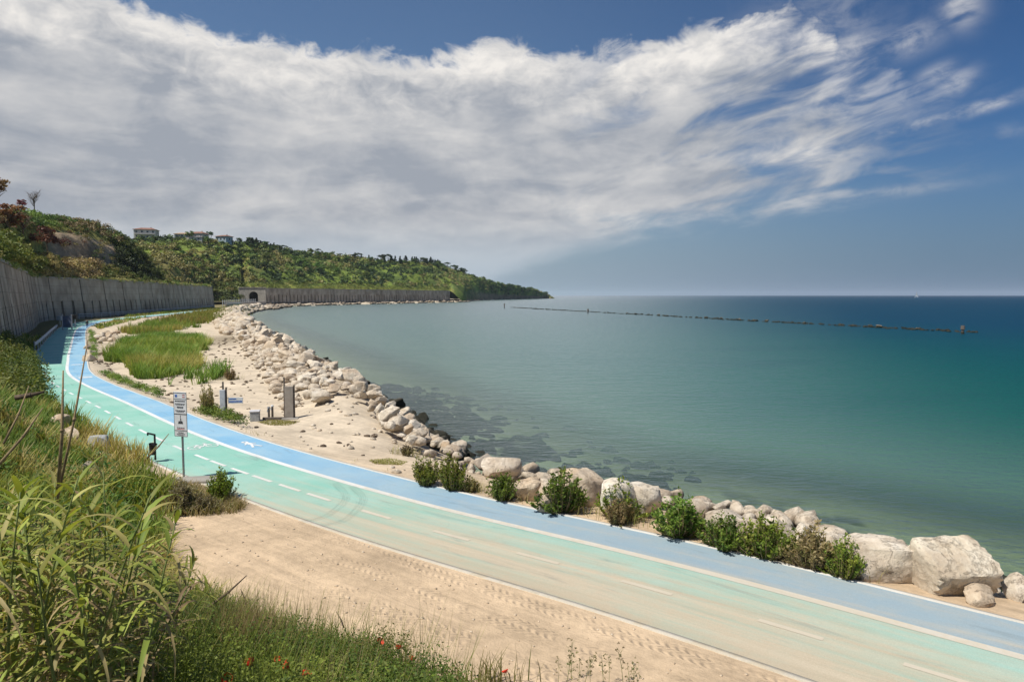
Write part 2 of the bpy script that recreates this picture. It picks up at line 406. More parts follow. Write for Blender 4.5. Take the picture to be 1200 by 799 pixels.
M['concrete'] = mat('stained_concrete', m_concrete)
M['coping'] = simple('concrete_coping', (0.30, 0.28, 0.25), .9, .25, .8)

def m_ground(q):
    p = wpos(q); c = q.n('ShaderNodeVertexColor', layer_name='Col').outputs[0]
    x, y, z = q.sep(p)
    n1 = q.noise(p, .55, 6, .6); n2 = q.noise(p, 5.0, 7, .65); n3 = q.noise(p, 28.0, 4, .6)
    along = q.m('ADD', q.m('MULTIPLY', x, .80), q.m('MULTIPLY', y, -.60)); acr = q.m('ADD', q.m('MULTIPLY', x, .60), q.m('MULTIPLY', y, .80))
    rake = q.noise(q.xyz(q.m('MULTIPLY', along, .35), q.m('MULTIPLY', acr, 4.5), 0.0), 1.0, 6, .62, .3)
    v = q.m('ADD', q.m('MULTIPLY', n1, .42), q.m('ADD', q.m('MULTIPLY', n2, .28), q.m('MULTIPLY', rake, .30)))
    k = q.ss(v, .33, .67, .70, 1.22)
    cc = q.mix(1.0, c, q.xyz(k, k, k), 'MULTIPLY')
    cc = q.mix(q.m('MULTIPLY', q.ss(n3, .58, .72), .35), cc, q.mix(1.0, cc, (.55, .5, .45), 'MULTIPLY'))
    # tyre treads pressed into the sand beside the path
    tr = q.n('ShaderNodeAttribute', attribute_name='track').outputs['Fac']
    band = q.m('SINE', q.m('MULTIPLY', q.m('ADD', acr, q.m('MULTIPLY', n1, .5)), 7.5))
    ch = q.m('MULTIPLY', q.m('ABSOLUTE', q.m('SINE', q.m('MULTIPLY', acr, 14.0))), 1.6)
    tread = q.m('MULTIPLY', q.m('SINE', q.m('ADD', q.m('MULTIPLY', along, 40.0), q.m('MULTIPLY', ch, 2.0))), q.ss(band, .0, .4))
    tread = q.m('MULTIPLY', q.m('MULTIPLY', tread, tr), q.ss(q.noise(p, .9, 3), .38, .55))
    h = q.m('ADD', q.m('ADD', q.m('MULTIPLY', n2, .8), q.m('MULTIPLY', n3, .35)), q.m('ADD', q.m('MULTIPLY', rake, 1.0), q.m('MULTIPLY', tread, .34)))
    return pbsdf(q, cc, .95, bump(q, h, .62, .06), spec=.1)
M['ground'] = mat('sand_and_soil', m_ground)

def m_paint(base, worn, dustk, name, grey=0.0, edge=0.0):
    def f(q):
        uv = q.n('ShaderNodeUVMap').outputs[0]; u, v, _ = q.sep(uv); p = wpos(q); x, y, z = q.sep(p)
        nd = q.noise(q.xyz(q.m('MULTIPLY', u, .13), q.m('MULTIPLY', v, 2.2), 0.0), 1.0, 9, .66, .6)
        nl = q.noise(q.xyz(q.m('MULTIPLY', u, .09), q.m('MULTIPLY', v, 3.4), 4.0), 1.0, 6, .6, .4)
        nb = q.noise(p, .45, 6, .62); nf = q.noise(p, 70.0, 3, .6); nm = q.noise(p, 2.2, 8, .68)
        c = q.mix(q.ss(nb, .3, .7), base, worn)
        near = q.ss(y, 25.0, 12.5)
        # the paint is bleached and scuffed grey where vehicles cross at the near end
        c = q.mix(q.m('MULTIPLY', near, grey), c, (0.29, 0.35, 0.375) if 'blue' in name else (0.38, 0.41, 0.40))
        # sand blown and carried over the surface
        inner = q.ss(v, 1.3, -2.6)
        amt = q.m('ADD', q.m('MULTIPLY', near, q.m('MULTIPLY_ADD', inner, .62, .22)), q.m('ADD', q.m('MULTIPLY_ADD', nd, 1.25, -.72), q.m('MULTIPLY_ADD', nl, .7, -.35)))
        amt = q.m('MULTIPLY', q.ss(amt, .05, .85), q.m('MULTIPLY', dustk, q.m('MULTIPLY_ADD', near, .72, .28)))
        amt = q.m('ADD', amt, q.m('MULTIPLY', q.ss(nm, .40, .80), q.m('MULTIPLY_ADD', near, .16, .06)), clamp=True)
        rim = q.m('MULTIPLY', q.m('MULTIPLY', q.ss(q.m('ADD', v, q.m('MULTIPLY_ADD', nb, .9, -.45)), -1.9, -2.7), q.ss(y, 22.0, 15.0)), q.ss(nm, .35, .6))
        amt = q.m('MAXIMUM', amt, q.m('MULTIPLY', rim, .9))
        c = q.mix(amt, c, q.mix(q.ss(nl, .3, .7), (0.45, 0.385, 0.28), (0.53, 0.46, 0.345)))
        # darker scuffs, mended patches and hairline cracks
        sc = q.noise(q.xyz(q.m('MULTIPLY', u, .4), q.m('MULTIPLY', v, 3.2), 7.0), 1.0, 7, .65, .8)
        c = q.mix(q.m('MULTIPLY', q.ss(sc, .56, .72), .34), c, (0.15, 0.18, 0.18))
        cr = q.m('ABSOLUTE', q.m('SUBTRACT', q.noise(p, .55, 9, .72, .3), .5))
        c = q.mix(q.m('MULTIPLY', q.ss(cr, .003, .0005), q.ss(nb, .52, .66, 0, .35)), c, (0.12, 0.12, 0.12))
        k = q.ss(nf, .3, .7, .90, 1.07); c = q.mix(1.0, c, q.xyz(k, k, k), 'MULTIPLY')
        if edge > 0:                                    # line paint worn and dusted over in places
            keep = q.ss(q.m('ADD', q.m('MULTIPLY', nm, .6), q.m('MULTIPLY', q.noise(p, 9.0, 6, .7), .4)), q.m('MULTIPLY_ADD', near, .16, .22), q.m('MULTIPLY_ADD', near, .30, .36))
            c = q.mix(q.m('MULTIPLY', keep, q.m('MULTIPLY_ADD', near, -.50, 1.0)), (0.55, 0.49, 0.385), c)
        return pbsdf(q, c, .85, bump(q, q.m('ADD', nf, q.m('MULTIPLY', nm, .5)), .22, .006), spec=.2)
    return mat(name, f)
M['green_lane'] = m_paint((0.225, 0.50, 0.41), (0.33, 0.56, 0.48), 1.0, 'mint_green_paint', grey=.22)
M['blue_lane'] = m_paint((0.20, 0.42, 0.62), (0.32, 0.51, 0.64), 1.0, 'sky_blue_paint', grey=.80)
M['line'] = m_paint((0.74, 0.76, 0.76), (0.64, 0.66, 0.66), .95, 'white_line_paint', edge=1.0)
M['kerb'] = m_paint((0.62, 0.60, 0.55), (0.52, 0.49, 0.43), .55, 'pale_kerb_concrete')

def m_skid(q):
    uv = q.n('ShaderNodeUVMap').outputs[0]; u, v, _ = q.sep(uv)
    n = q.noise(q.xyz(q.m('MULTIPLY', u, 1.2), q.m('MULTIPLY', v, 16.0), 0.0), 1.0, 6, .6)
    e = q.m('MULTIPLY', q.ss(v, 0.0, .25), q.ss(v, 1.0, .75))
    a = q.m('MULTIPLY', q.m('MULTIPLY', q.ss(n, .42, .72), e), .30)
    t = q.n('ShaderNodeBsdfTransparent').outputs[0]
    return q.n('ShaderNodeMixShader', {0: a, 1: t, 2: pbsdf(q, (.14, .17, .16), .9)}).outputs[0]
M['skid'] = mat('tyre_rubber_mark', m_skid)

def m_water(q):
    p = wpos(q); x, y, z = q.sep(p)
    dep = q.n('ShaderNodeAttribute', attribute_name='depth').outputs['Fac']
    # ripples at three sizes, wind from the right
    pv = q.n('ShaderNodeMapping', {'Vector': p, 'Rotation': (0, 0, R(12)), 'Scale': (.55, 1.0, 1.0)}).outputs[0]
    n0 = q.noise(pv, .22, 3, .5, .3); n1 = q.noise(pv, 1.05, 4, .6, .4); n2 = q.noise(pv, 3.6, 4, .6, .3)
    h = q.m('ADD', q.m('MULTIPLY', n0, .8), q.m('ADD', q.m('MULTIPLY', n1, 1.0), q.m('MULTIPLY', n2, .60)))
    nb = q.noise(q.n('ShaderNodeMapping', {'Vector': p, 'Rotation': (0, 0, R(20)), 'Scale': (.5, 1.4, 1)}).outputs[0], .035, 4, .55, .8)
    ruf_shade = q.ss(q.m('DIVIDE', x, q.m('ADD', y, 40.0)), .02, .46)
    far = q.m('MULTIPLY', q.ss(dep, 3.0, 95.0), q.m('MULTIPLY_ADD', ruf_shade, .7, .3)); mid = q.ss(dep, 1.0, 26.0)
    c = q.mix(mid, (0.105, 0.190, 0.135), q.mix(ruf_shade, (0.050, 0.155, 0.115), (0.004, 0.106, 0.076)))
    c = q.mix(far, c, (0.004, 0.052, 0.098))
    c = q.mix(q.m('MULTIPLY', q.ss(nb, .52, .70), .35), c, q.mix(1.0, c, (.55, .72, .85), 'MULTIPLY'))
    nrm = q.n('ShaderNodeBump', {'Height': h, 'Strength': q.m('MULTIPLY_ADD', ruf_shade, .55, .45), 'Distance': .32}).outputs[0]
    dif = q.n('ShaderNodeBsdfDiffuse', {'Color': c}).outputs[0]
    tr = q.n('ShaderNodeBsdfTransparent', {'Color': (.72, .86, .78, 1)}).outputs[0]
    body = q.n('ShaderNodeMixShader', {0: q.ss(dep, -.2, 12.0, .14, 1.0), 1: tr, 2: dif}).outputs[0]
    gl = q.n('ShaderNodeBsdfGlossy', {'Color': q.mix(ruf_shade, (1, 1, 1), (.22, .31, .37)), 'Roughness': .21, 'Normal': nrm}).outputs[0]  # gloss colour darkened to the right, painting in wave self-shading and weaker reflection
    fr = q.n('ShaderNodeFresnel', {'IOR': 1.33, 'Normal': q.n('ShaderNodeBump', {'Height': h, 'Strength': q.m('MULTIPLY_ADD', ruf_shade, .55, .36), 'Distance': .32}).outputs[0]}).outputs[0]
    return q.n('ShaderNodeMixShader', {0: fr, 1: body, 2: gl}).outputs[0]
M['water'] = mat('sea_water', m_water)

def m_hill(q):
    p = wpos(q); c = q.n('ShaderNodeVertexColor', layer_name='Col').outputs[0]
    n1 = q.noise(p, .07, 6, .62); n2 = q.noise(p, .5, 6, .65)
    v = q.m('MULTIPLY_ADD', n1, .55, q.m('MULTIPLY', n2, .45)); k = q.ss(v, .32, .68, .55, 1.4)
    cc = q.mix(1.0, c, q.xyz(k, k, k), 'MULTIPLY')
    return pbsdf(q, cc, .95, bump(q, n2, .8, .8), spec=.05)
M['hill'] = mat('scrubby_hillside', m_hill)

# ------------------------------------------------------------------ plan of the place (metres)
SEA = -1.2
SHORE = np.array([(60, -40), (40, -14), (22, 4), (12.6, 13.6), (9.9, 16.2), (7.2, 18.8), (4.7, 20.9), (1.6, 22.8), (-0.6, 25.2), (-3.0, 30.4),
                  (-6.8, 39.5), (-14.2, 55.6), (-22.5, 74), (-32, 95), (-47, 128), (-64, 166), (-84, 214), (-99, 262), (-111, 310), (-122, 360),
                  (-130, 400), (-118, 450), (-92, 520), (-66, 590), (-46, 655), (-48, 760), (-40, 900), (-8, 1060), (48, 1270), (76, 1390),
                  (66, 1450), (-30, 1600), (-400, 2400)], float)
cpx = [(89, 387), (81.5, 412), (80, 422), (80, 437), (100, 451), (150, 472.5), (200, 496), (250, 516.5), (305, 535.5), (380, 558), (480, 586), (580, 611),
       (687, 635.5), (793, 661), (900, 689), (1000, 715), (1200, 771)]
CEN = [(14.5, 4.1), (10.6, 7.05)] + [tuple(G(*p)[:2]) for p in cpx[::-1]] + [(-74, 118), (-83, 137), (-88, 158), (-97, 200), (-108, 246), (-117, 290), (-128, 330)]
CL = spline(CEN, .5, 14); CN = right_normals(CL); CS = np.r_[0, np.cumsum(np.linalg.norm(np.diff(CL, axis=0), axis=1))]
WALL1 = np.array([(-38.8, 48.8), (-55, 74), (-76, 107), (-95, 138), (-98.5, 160), (-106, 198), (-127, 290)], float)
WALL2 = np.array([(-150, 418), (-122, 490), (-92, 565), (-59, 650)], float)
TOE = np.array([(16, -8), (9, 3.4), (6, 5.4), (2.4, 7.4), (-1, 8.5), (-3, 9.5), (-5.6, 11.0), (-7.4, 13.7), (-9.0, 17.0), (-11.6, 19.6), (-14.0, 22.2), (-17.3, 26.0), (-21.6, 30.8),
                (-27.8, 37.6), (-33.2, 44.2), (-36.5, 52), (-44, 64), (-58, 86)], float)

def ground_z(P):
    P = np.asarray(P, float); x, y = P[:, 0], P[:, 1]
    sd, _ = side_dist(P, SHORE)                                   # positive = land
    po, arc = side_dist(P, CL[::4])                               # negative = sea side of the centre line
    land = -1.45 + 1.33 * sst(sd, -0.3, 4.6)
    mound = 0.62 * sst(sd, 0.8, 2.6) * (1 - sst(sd, 3.6, 7.0)) * sst(y, 24, 34)
    beach = -0.12 - 0.22 * sst(sd, 5, 12) * sst(y, 26, 40)
    z = np.where(sd > 0, np.minimum(land, beach) + mound, -1.45 + 0.10 * sd)
    z = np.where(sd <= -0.3, np.maximum(-1.47 - 0.11 * np.abs(sd + .3), -7.0), z)
    z = z + (fbm(x * .5, y * .5, 4, 3) - .5) * .10 * (sd > -3)
    w = 1 - sst(np.where(po < 0, -po - 1.34, po - 2.66), 0.0, 1.6)        # flatten under and beside the path
    w = np.where((y > 330) | (y < 2), 0, w)
    z = z * (1 - w) + (-0.014) * w
    inl = (po > 2.62) & (y < 330)
    # flat sand and soil on the landward side, a little higher than the path
    flat = 0.0 + (fbm(x * .8, y * .8, 4, 8) - .5) * .09 + .02
    z = np.where(inl, flat * sst(po, 2.62, 3.4) - .014 * (1 - sst(po, 2.60, 2.75)), z)
    # bank
    td, _ = side_dist(P, TOE)
    hmax = np.where(y < 50, 3.25, 3.25 - 2.5 * sst(y, 44, 62)) * (1 - sst(y, 75, 100))
    ramp = np.where(y > 20, sst(td, -0.2, 5.0), sst(td, -0.3, 7.5))
    bank = hmax * ramp * (0.92 + .28 * (fbm(x * .25, y * .25, 3, 21) - .5))
    z = np.where((td > -0.3) & (po > 2.7), np.maximum(z, bank + z * .2), z)
    return z, sd, po, td
def gz(x, y): return float(ground_z(np.array([(x, y)]))[0][0])

def ground_color(P, sd, po, td):
    x, y = P[:, 0], P[:, 1]
    n = fbm(x * .35, y * .35, 4, 31); n2 = fbm(x * .12, y * .12, 3, 77)
    def c(*v): return np.array(v, float)
    beach = c(.60, .52, .42)[None] * (1 - n2[:, None] * .25) + c(.05, .03, .0)
    warm = c(.56, .425, .285)[None] * np.ones((len(x), 1))
    k = sst(y, 26, 15)[:, None] if False else (1 - sst(y, 14, 27))[:, None]
    col = beach * (1 - k) + warm * k
    soil = c(.13, .125, .05)[None] + n[:, None] * c(.10, .06, .02)
    kb = (sst(td + (n - .5) * 1.2, -.4, .9) * (po > 2.6))[:, None]
    col = col * (1 - kb) + soil * kb
    verge = ((po > 2.6) & (y > 24))[:, None] * 1.0
    col = col * (1 - verge * .9) + soil * verge * .9
    # damp sand near the little pool and weedy patches
    wet = np.exp(-(((x + 34) / 6) ** 2 + ((y - 86) / 11) ** 2))[:, None] * .8
    col = col * (1 - wet) + c(.22, .18, .12) * wet
    bed = c(.46, .43, .31)[None] * (0.7 + .5 * n[:, None])
    weed = sst(fbm(x * .55, y * .55, 4, 52), .50, .64)[:, None] * (np.exp(-((np.abs(sd + 2.6)) / 2.4) ** 2) * (y > 19) * (y < 50))[:, None]
    bed = bed * (1 - weed * .9) + c(.02, .025, .02) * weed * .9
    ks = sst(-sd, -.6, .5)[:, None]
    col = col * (1 - ks) + bed * ks
    return col

def build_ground():
    az = np.r_[np.linspace(-170, -60, 45, endpoint=False), np.linspace(-60, 50, 560, endpoint=False), np.linspace(50, 170, 45)]
    r = np.r_[np.linspace(.3, 4, 14, endpoint=False), 4 * np.exp(np.linspace(0, math.log(120 / 4.), 330, endpoint=False)), 120 * np.exp(np.linspace(0, math.log(25000 / 120.), 90))]
    A, Rr = np.meshgrid(np.radians(az), r, indexing='ij')
    P = np.c_[(np.sin(A) * Rr).ravel(), (np.cos(A) * Rr).ravel()]
    z, sd, po, td = ground_z(P)
    z = np.where((Rr.ravel() > 3000), -7, z)
    behind = sst(-P[:, 1], -2, 2)
    col = ground_color(P, sd, po, td)
    track = ((po > 2.7) & (td < 0)) * (1 - sst(P[:, 1], 13, 18)) * sst(P[:, 0], -5, -2)
    na, nr = len(az), len(r)
    i = np.arange(na - 1)[:, None] * nr + np.arange(nr - 1)[None]
    F = np.stack([i, i + 1, i + nr + 1, i + nr], -1).reshape(-1, 4)[:, ::-1]
    o = mesh_np('ground', np.c_[P, z], F, M['ground'], col=col, smooth=True, attrs={'track': track}); struct(o)
build_ground()

def in_poly(P, poly):
    x, y = P[:, 0], P[:, 1]; c = np.zeros(len(P), bool); n = len(poly)
    for i in range(n):
        (x1, y1), (x2, y2) = poly[i], poly[(i + 1) % n]
        if y1 == y2: continue
        k = ((y1 > y) != (y2 > y)) & (x < (x2 - x1) * (y - y1) / (y2 - y1) + x1); c ^= k
    return c
def build_sea():
    az = np.linspace(-75, 100, 260); r = 3 * np.exp(np.linspace(0, math.log(40000 / 3.), 260))
    A, Rr = np.meshgrid(np.radians(az), r, indexing='ij')
    P = np.c_[(np.sin(A) * Rr).ravel(), (np.cos(A) * Rr).ravel()]
    sd, _ = side_dist(P, SHORE); land = in_poly(P, [tuple(p) for p in SHORE] + [(-30000, 2400), (-30000, -40)]); sd = np.where(land, np.abs(sd), -np.abs(sd))
    sp = spline(SHORE[1:-1], 5.0, 0); acc = np.zeros(len(P))
    for p in sp: acc += (np.hypot(P[:, 0] - p[0], P[:, 1] - p[1]) + 1.0) ** -4.0
    soft = 1.55 * acc ** -.25; w_ = sst(-sd, 4, 25); sd = np.where(sd < 0, sd * (1 - w_) - soft * w_, sd)
    na, nr = len(az), len(r); i = np.arange(na - 1)[:, None] * nr + np.arange(nr - 1)[None]
    F = np.stack([i, i + 1, i + nr + 1, i + nr], -1).reshape(-1, 4)[:, ::-1]
    struct(mesh_np('sea_water', np.c_[P, np.full(len(P), SEA)], F, M['water'], attrs={'depth': np.clip(-sd, -5, 4000)}))
build_sea()

# ------------------------------------------------------------------ the painted path
def strip(name, a, b, z, m, s0=0, s1=1e9, n=1, skirt=False):
    k = (CS >= s0) & (CS <= s1); C, NN, s = CL[k], CN[k], CS[k]
    cols = np.linspace(a, b, n + 1); V = []; U = []
    zs = [z] * len(cols)
    if skirt: cols = np.r_[a, cols, b]; zs = [-.08] + zs + [-.08]; n += 2
    for c, zz in zip(cols, zs):
        V.append(np.c_[C + NN * c, np.full(len(C), zz)]); U.append(np.c_[s, np.full(len(C), c)])
    V = np.concatenate(V); U = np.concatenate(U); L = len(C); F = []
    for j in range(n):
        i = np.arange(L - 1) + j * L
        F.append(np.stack([i, i + 1, i + L + 1, i + L], -1))
    F = np.concatenate(F)[:, ::-1]
    return struct(mesh_np(name, V, F, m, uv=U))
strip('cycle_path', -2.56, 0.0, 0.004, M['green_lane'], n=4)
strip('footpath', 0.0, 1.25, 0.004, M['blue_lane'], n=2)
strip('centre_line', -0.11, 0.08, 0.009, M['line'])
strip('kerb_strip', 1.25, 1.36, 0.016, M['kerb'], skirt=True)
strip('kerb_strip', -2.68, -2.56, 0.008, M['kerb'], skirt=True)
def strips(name, segs, a, b, z, m):
    V = []; F = []; U = []
    for s0, s1 in segs:
        ss = np.linspace(s0, s1, 4); cx = np.interp(ss, CS, CL[:, 0]); cy = np.interp(ss, CS, CL[:, 1]); nx = np.interp(ss, CS, CN[:, 0]); ny = np.interp(ss, CS, CN[:, 1])
        k = len(V)
        for j in range(4):
            for c in (a, b): V.append((cx[j] + nx[j] * c, cy[j] + ny[j] * c, z)); U.append((ss[j], c))
        for j in range(3): F.append((k + 2 * j, k + 2 * j + 1, k + 2 * j + 3, k + 2 * j + 2))
    return struct(mesh_np(name, V, np.array(F), m, uv=U))
def arc_of(px, py):
    return float(side_dist([G(px, py)[:2]], CL)[1][0])
a0 = arc_of(631, 654); per = 2.0
segs = []
ds = [arc_of(*p) for p in [(925, 738), (755, 690), (630, 654), (530, 627), (440, 603), (375, 582), (337, 572), (306, 561), (281, 552), (260, 542), (241, 535)]]
for d_ in ds: segs.append((d_ - .5, d_ + .5))
segs.append((arc_of(1107, 795) - .5, arc_of(1107, 795) + .5))
d_ = ds[-1] + 1.9
while d_ < ds[-1] + 32: segs.append((d_ - .5, d_ + .5)); d_ += 1.95
strips('dashed_line', segs, -1.36, -1.25, 0.009, M['line'])
strips('lane_marking', [(arc_of(93, 427) - .2, arc_of(93, 427) + .2), (arc_of(103, 442) - .3, arc_of(103, 442) + .3)], .25, 1.0, .009, M['line'])

def ground_symbol(px, py, what, group=None):
    g = G(px, py, 0.012); s, _ = 0, 0
    a = arc_of(px, py); i = int(np.searchsorted(CS, a)); i = min(i, len(CL) - 2)
    t = CL[i + 1] - CL[i]; t = t / np.linalg.norm(t); n = np.array([t[1], -t[0]])
    V = []; F = []
    def bar(p, q, w):
        p, q = np.array(p, float), np.array(q, float); d = (q - p) / np.linalg.norm(q - p); e = np.array([-d[1], d[0]]) * w / 2
        k = len(V)
        for c in (p - e, q - e, q + e, p + e):
            w2 = g[:2] + n * c[0] + t * c[1]; V.append((w2[0], w2[1], g[2]))
        F.append((k, k + 1, k + 2, k + 3))
    def ring(c, r, w, a0=0, a1=360, n_=14):
        A = np.radians(np.linspace(a0, a1, n_))
        for u, v in zip(A[:-1], A[1:]): bar((c[0] + r * math.cos(u), c[1] + r * math.sin(u) * 1.3), (c[0] + r * math.cos(v), c[1] + r * math.sin(v) * 1.3), w)
    if what == 'bicycle':
        ring((-.30, 0), .19, .05); ring((.30, 0), .19, .05)
        for p, q in (((-.3, 0), (-.1, .32)), ((-.1, .32), (.2, .34)), ((.2, .34), (0, 0)), ((0, 0), (-.12, .36)), ((-.3, 0), (0, 0)), ((.3, 0), (.17, .48)), ((.17, .48), (.3, .5)), ((-.2, .38), (-.04, .38))): bar(p, q, .05)
    else:
        ring((0, .62), .08, .08); bar((0, .5), (0, .1), .16); bar((0, .1), (-.16, -.4), .08); bar((0, .1), (.15, -.4), .08); bar((0, .45), (-.2, .15), .06); bar((0, .45), (.2, .18), .06)
    V = np.array(V); V[:, 2] += np.arange(len(V)) // 4 * 2e-5
    return struct(mesh_np('lane_marking', V, np.array(F), M['line'], uv=np.c_[np.full(len(V), a), np.zeros(len(V))]))
ground_symbol(238, 523, 'bicycle'); ground_symbol(296, 521, 'walker')

def arc_marks():
    # two dark curved tyre marks left by a turning vehicle
    for j, (pts) in enumerate([[(352, 612), (378, 606), (398, 594), (404, 580), (392, 566)], [(376, 616), (402, 610), (420, 596), (424, 582), (412, 570)]]):
        c = spline([G(*p)[:2] for p in pts], .1, 3); n = right_normals(c); L = len(c); w = .16 if j < 2 else .12
        V = np.concatenate([np.c_[c - n * w, np.full(L, .0115 + j * .0005)], np.c_[c + n * w, np.full(L, .0115 + j * .0005)]])
        s = np.arange(L) * .1; U = np.concatenate([np.c_[s, np.zeros(L)], np.c_[s, np.ones(L)]]); i = np.arange(L - 1)
        struct(mesh_np('tyre_mark', V, np.stack([i, i + L, i + L + 1, i + 1], -1), M['skid'], uv=U))
arc_marks()

# ------------------------------------------------------------------ sea walls
def poly_at(L, s):
    L = np.asarray(L, float); seg = np.linalg.norm(np.diff(L, axis=0), axis=1); c = np.r_[0, np.cumsum(seg)]
    i = int(np.clip(np.searchsorted(c, s, side='right') - 1, 0, len(seg) - 1)); t = (s - c[i]) / seg[i]
    return L[i] + (L[i + 1] - L[i]) * t, c[-1]
def build_wall(name, L, top, z0, low, period, gap, joint, label, cat, batter=.9, depth=1.3, group=None):
    """battered concrete wall: upper slab, lower panels with deep open slots between them, coping"""
    L = spline(L, 1.0, 3)
    c = np.r_[0, np.cumsum(np.linalg.norm(np.diff(L, axis=0), axis=1))]; nn = right_normals(L); tot = c[-1]
    def at(s): return np.array([np.interp(s, c, L[:, 0]), np.interp(s, c, L[:, 1])]), np.array([np.interp(s, c, nn[:, 0]), np.interp(s, c, nn[:, 1])])
    def block(mb, s0, s1, za, zb, da0, da1, db0, db1):
        P = []
        for z, d0, d1 in ((za, da0, da1), (zb, db0, db1)):
            for s, d in ((s0, d0), (s0, d1), (s1, d1), (s1, d0)):
                p, n = at(s); q = p + n * d; P.append((q[0], q[1], z))
        mb.hexa(P)
    off = lambda z: batter * (1 - (z - z0) / (top - z0))
    up, lo, cp, bk = MB(), MB(), MB(), MB()
    s = 0; k = 0
    while s < tot - .2:
        e = min(s + period, tot); last = (k % joint == joint - 1)
        g = .45 if last else 0.0
        jit = random.uniform(-.03, .03)
        zs = low + random.uniform(-.35, .35)
        block(up, s, e - g, zs, top, off(zs) - depth + jit, off(zs) + jit, -depth + jit, jit)
        block(lo, s + gap / 2, e - gap / 2 if not last else e - g, z0 - .8, zs - .003, off(z0) + batter * .1 - depth + jit, off(z0) + batter * .1 + jit, off(zs) - depth + jit, off(zs) + jit + .02)
        block(cp, s, e - .01, top + .003, top + .34, -depth - .1, .16, -depth - .1, .14)
        block(bk, s, e, z0 - .8, top - .01, -depth - .6, -depth - .12, -depth - .6, -depth - .12)
        s = e; k += 1
    mid, _ = at(tot / 2)
    r = empty(name, (0, 0, 0), label, cat, group)
    up.build('upper_face', M['concrete'], r); lo.build('slotted_base', M['concrete'], r); cp.build('coping', M['coping'], r); bk.build('rear_slab', M['recess_shade'], r)  # rear slab near-black: shade inside the slots is put into its colour
    return r
build_wall('retaining_wall', WALL1, 8.75, 0.0, 3.9, 4.1, .85, 3, 'tall grey stained concrete sea wall curving along the left side of the painted path', 'wall')
build_wall('retaining_wall', WALL2, 9.3, 1.2, 5.4, 3.6, .9, 6, 'distant grey concrete railway gallery wall at the waterline below the wooded headland', 'wall', batter=.3, depth=2.0)

def build_portal():
    x0, x1, y, z0, zt = -166.0, -149.6, 415.5, 0.6, 9.7
    cx, rw, sp = -157.0, 2.7, 4.4
    r = empty('tunnel_portal', (cx, y, z0), 'pale concrete tunnel mouth with a dark arch beside the distant gallery wall', 'tunnel')
    A = [(cx - rw, z0)] + [(cx + rw * math.cos(t), z0 + sp + rw * math.sin(t) * .9) for t in np.linspace(math.pi, 0, 15)] + [(cx + rw, z0)]
    O = [(x0, z0)] + [((x0 if i == 0 else x1 if i == 14 else x0 + (x1 - x0) * i / 14), zt) for i in range(15)] + [(x1, z0)]
    f = MB(); V = []; F = []; n = len(A)
    for yy in (y, y + 1.5):
        V += [(a, yy, b) for a, b in A] + [(a, yy, b) for a, b in O]
    for i in range(n - 1):
        F.append((i, i + 1, n + i + 1, n + i)); F.append((2 * n + i + 1, 2 * n + i, 3 * n + i, 3 * n + i + 1)); F.append((n + i, n + i + 1, 3 * n + i + 1, 3 * n + i))
    V = [(a - cx, b - y, c - z0) for a, b, c in V]
    f.add(V, F); f.build('facade', M['coping'], r)
    t = MB(); m = 14; V = []; F = []
    for yy in (1.0, 20.0): V += [(a - cx, yy, b - z0) for a, b in A]
    for i in range(n - 1): F.append((i, i + 1, n + i + 1, n + i))
    F.append(tuple(range(n, 2 * n))); t.add(V, F); t.build('tunnel_lining', M['recess_shade'], r)
    b = MB(); b.box(((x0 + x1) / 2 - cx, -.1, zt - z0 + .2), (x1 - x0 + .5, .6, .4)); b.build('parapet', M['coping'], r)
build_portal()

# ------------------------------------------------------------------ hills behind the walls
def ray_hit(px, L, off=0.0):
    d = np.array([(px - 600) / FPX, 1.0]); best = None
    for a, b in zip(L[:-1], L[1:]):
        a, b = np.array(a, float), np.array(b, float); e = b - a; den = d[0] * e[1] - d[1] * e[0]
        if abs(den) < 1e-9: continue
        t = (a[0] * e[1] - a[1] * e[0]) / den; u = (a[0] * d[1] - a[1] * d[0]) / den
        if -.001 <= u <= 1.001 and t > 0 and (best is None or t < best): best = t
    return best
def fan(name, pxs, foot, ridge, prof, amp, seed, colfn, rows=40, back=14):
    V = []; FR = []
    pr = np.array(ridge, float)
    for px in pxs:
        Y0, z0 = foot(px); py = np.interp(px, pr[:, 0], pr[:, 1]); Y1 = np.interp(px, pr[:, 0], pr[:, 2])
        v = ray(px, py); z1 = CAM_H + v[2] / v[1] * Y1
        for r_ in range(rows + back):
            f = r_ / (rows - 1)
            if f <= 1: Y = Y0 + (Y1 - Y0) * f; z = z0 + (z1 - z0) * prof(f, px)
            else:
                g = (f - 1) * (rows - 1) / back; Y = Y1 + g * 110; z = z1 - (z1 + 2) * g ** 2 * 0.95
            V.append(((px - 600) / FPX * Y, Y, z)); FR.append(f)
    V = np.array(V); FR = np.array(FR); n = rows + back
    nz = fbm(V[:, 0] * .045, V[:, 1] * .045, 5, seed) - .5
    nz2 = fbm(V[:, 0] * .2, V[:, 1] * .2, 3, seed + 5) - .5
    env = np.where(FR <= 1, np.sin(np.clip(FR, 0, 1) * math.pi) ** .7, np.minimum(FR - 1, .3))
    V[:, 2] += (nz * amp + nz2 * amp * (.75 if amp < 5 else .35)) * env
    m = len(pxs); i = np.arange(m - 1)[:, None] * n + np.arange(n - 1)[None]
    F = np.stack([i, i + 1, i + n + 1, i + n], -1).reshape(-1, 4)[:, ::-1]
    col = colfn(V, FR, np.repeat(np.array(pxs, float), n))
    struct(mesh_np(name, V, F, M['hill'], col=col, smooth=True))
    return V, FR, np.repeat(np.array(pxs, float), n), n
GRASS_C, DRYC, CLIFFC, DARKC = np.array((.17, .225, .045)), np.array((.26, .20, .085)), np.array((.29, .225, .155)), np.array((.07, .10, .03))
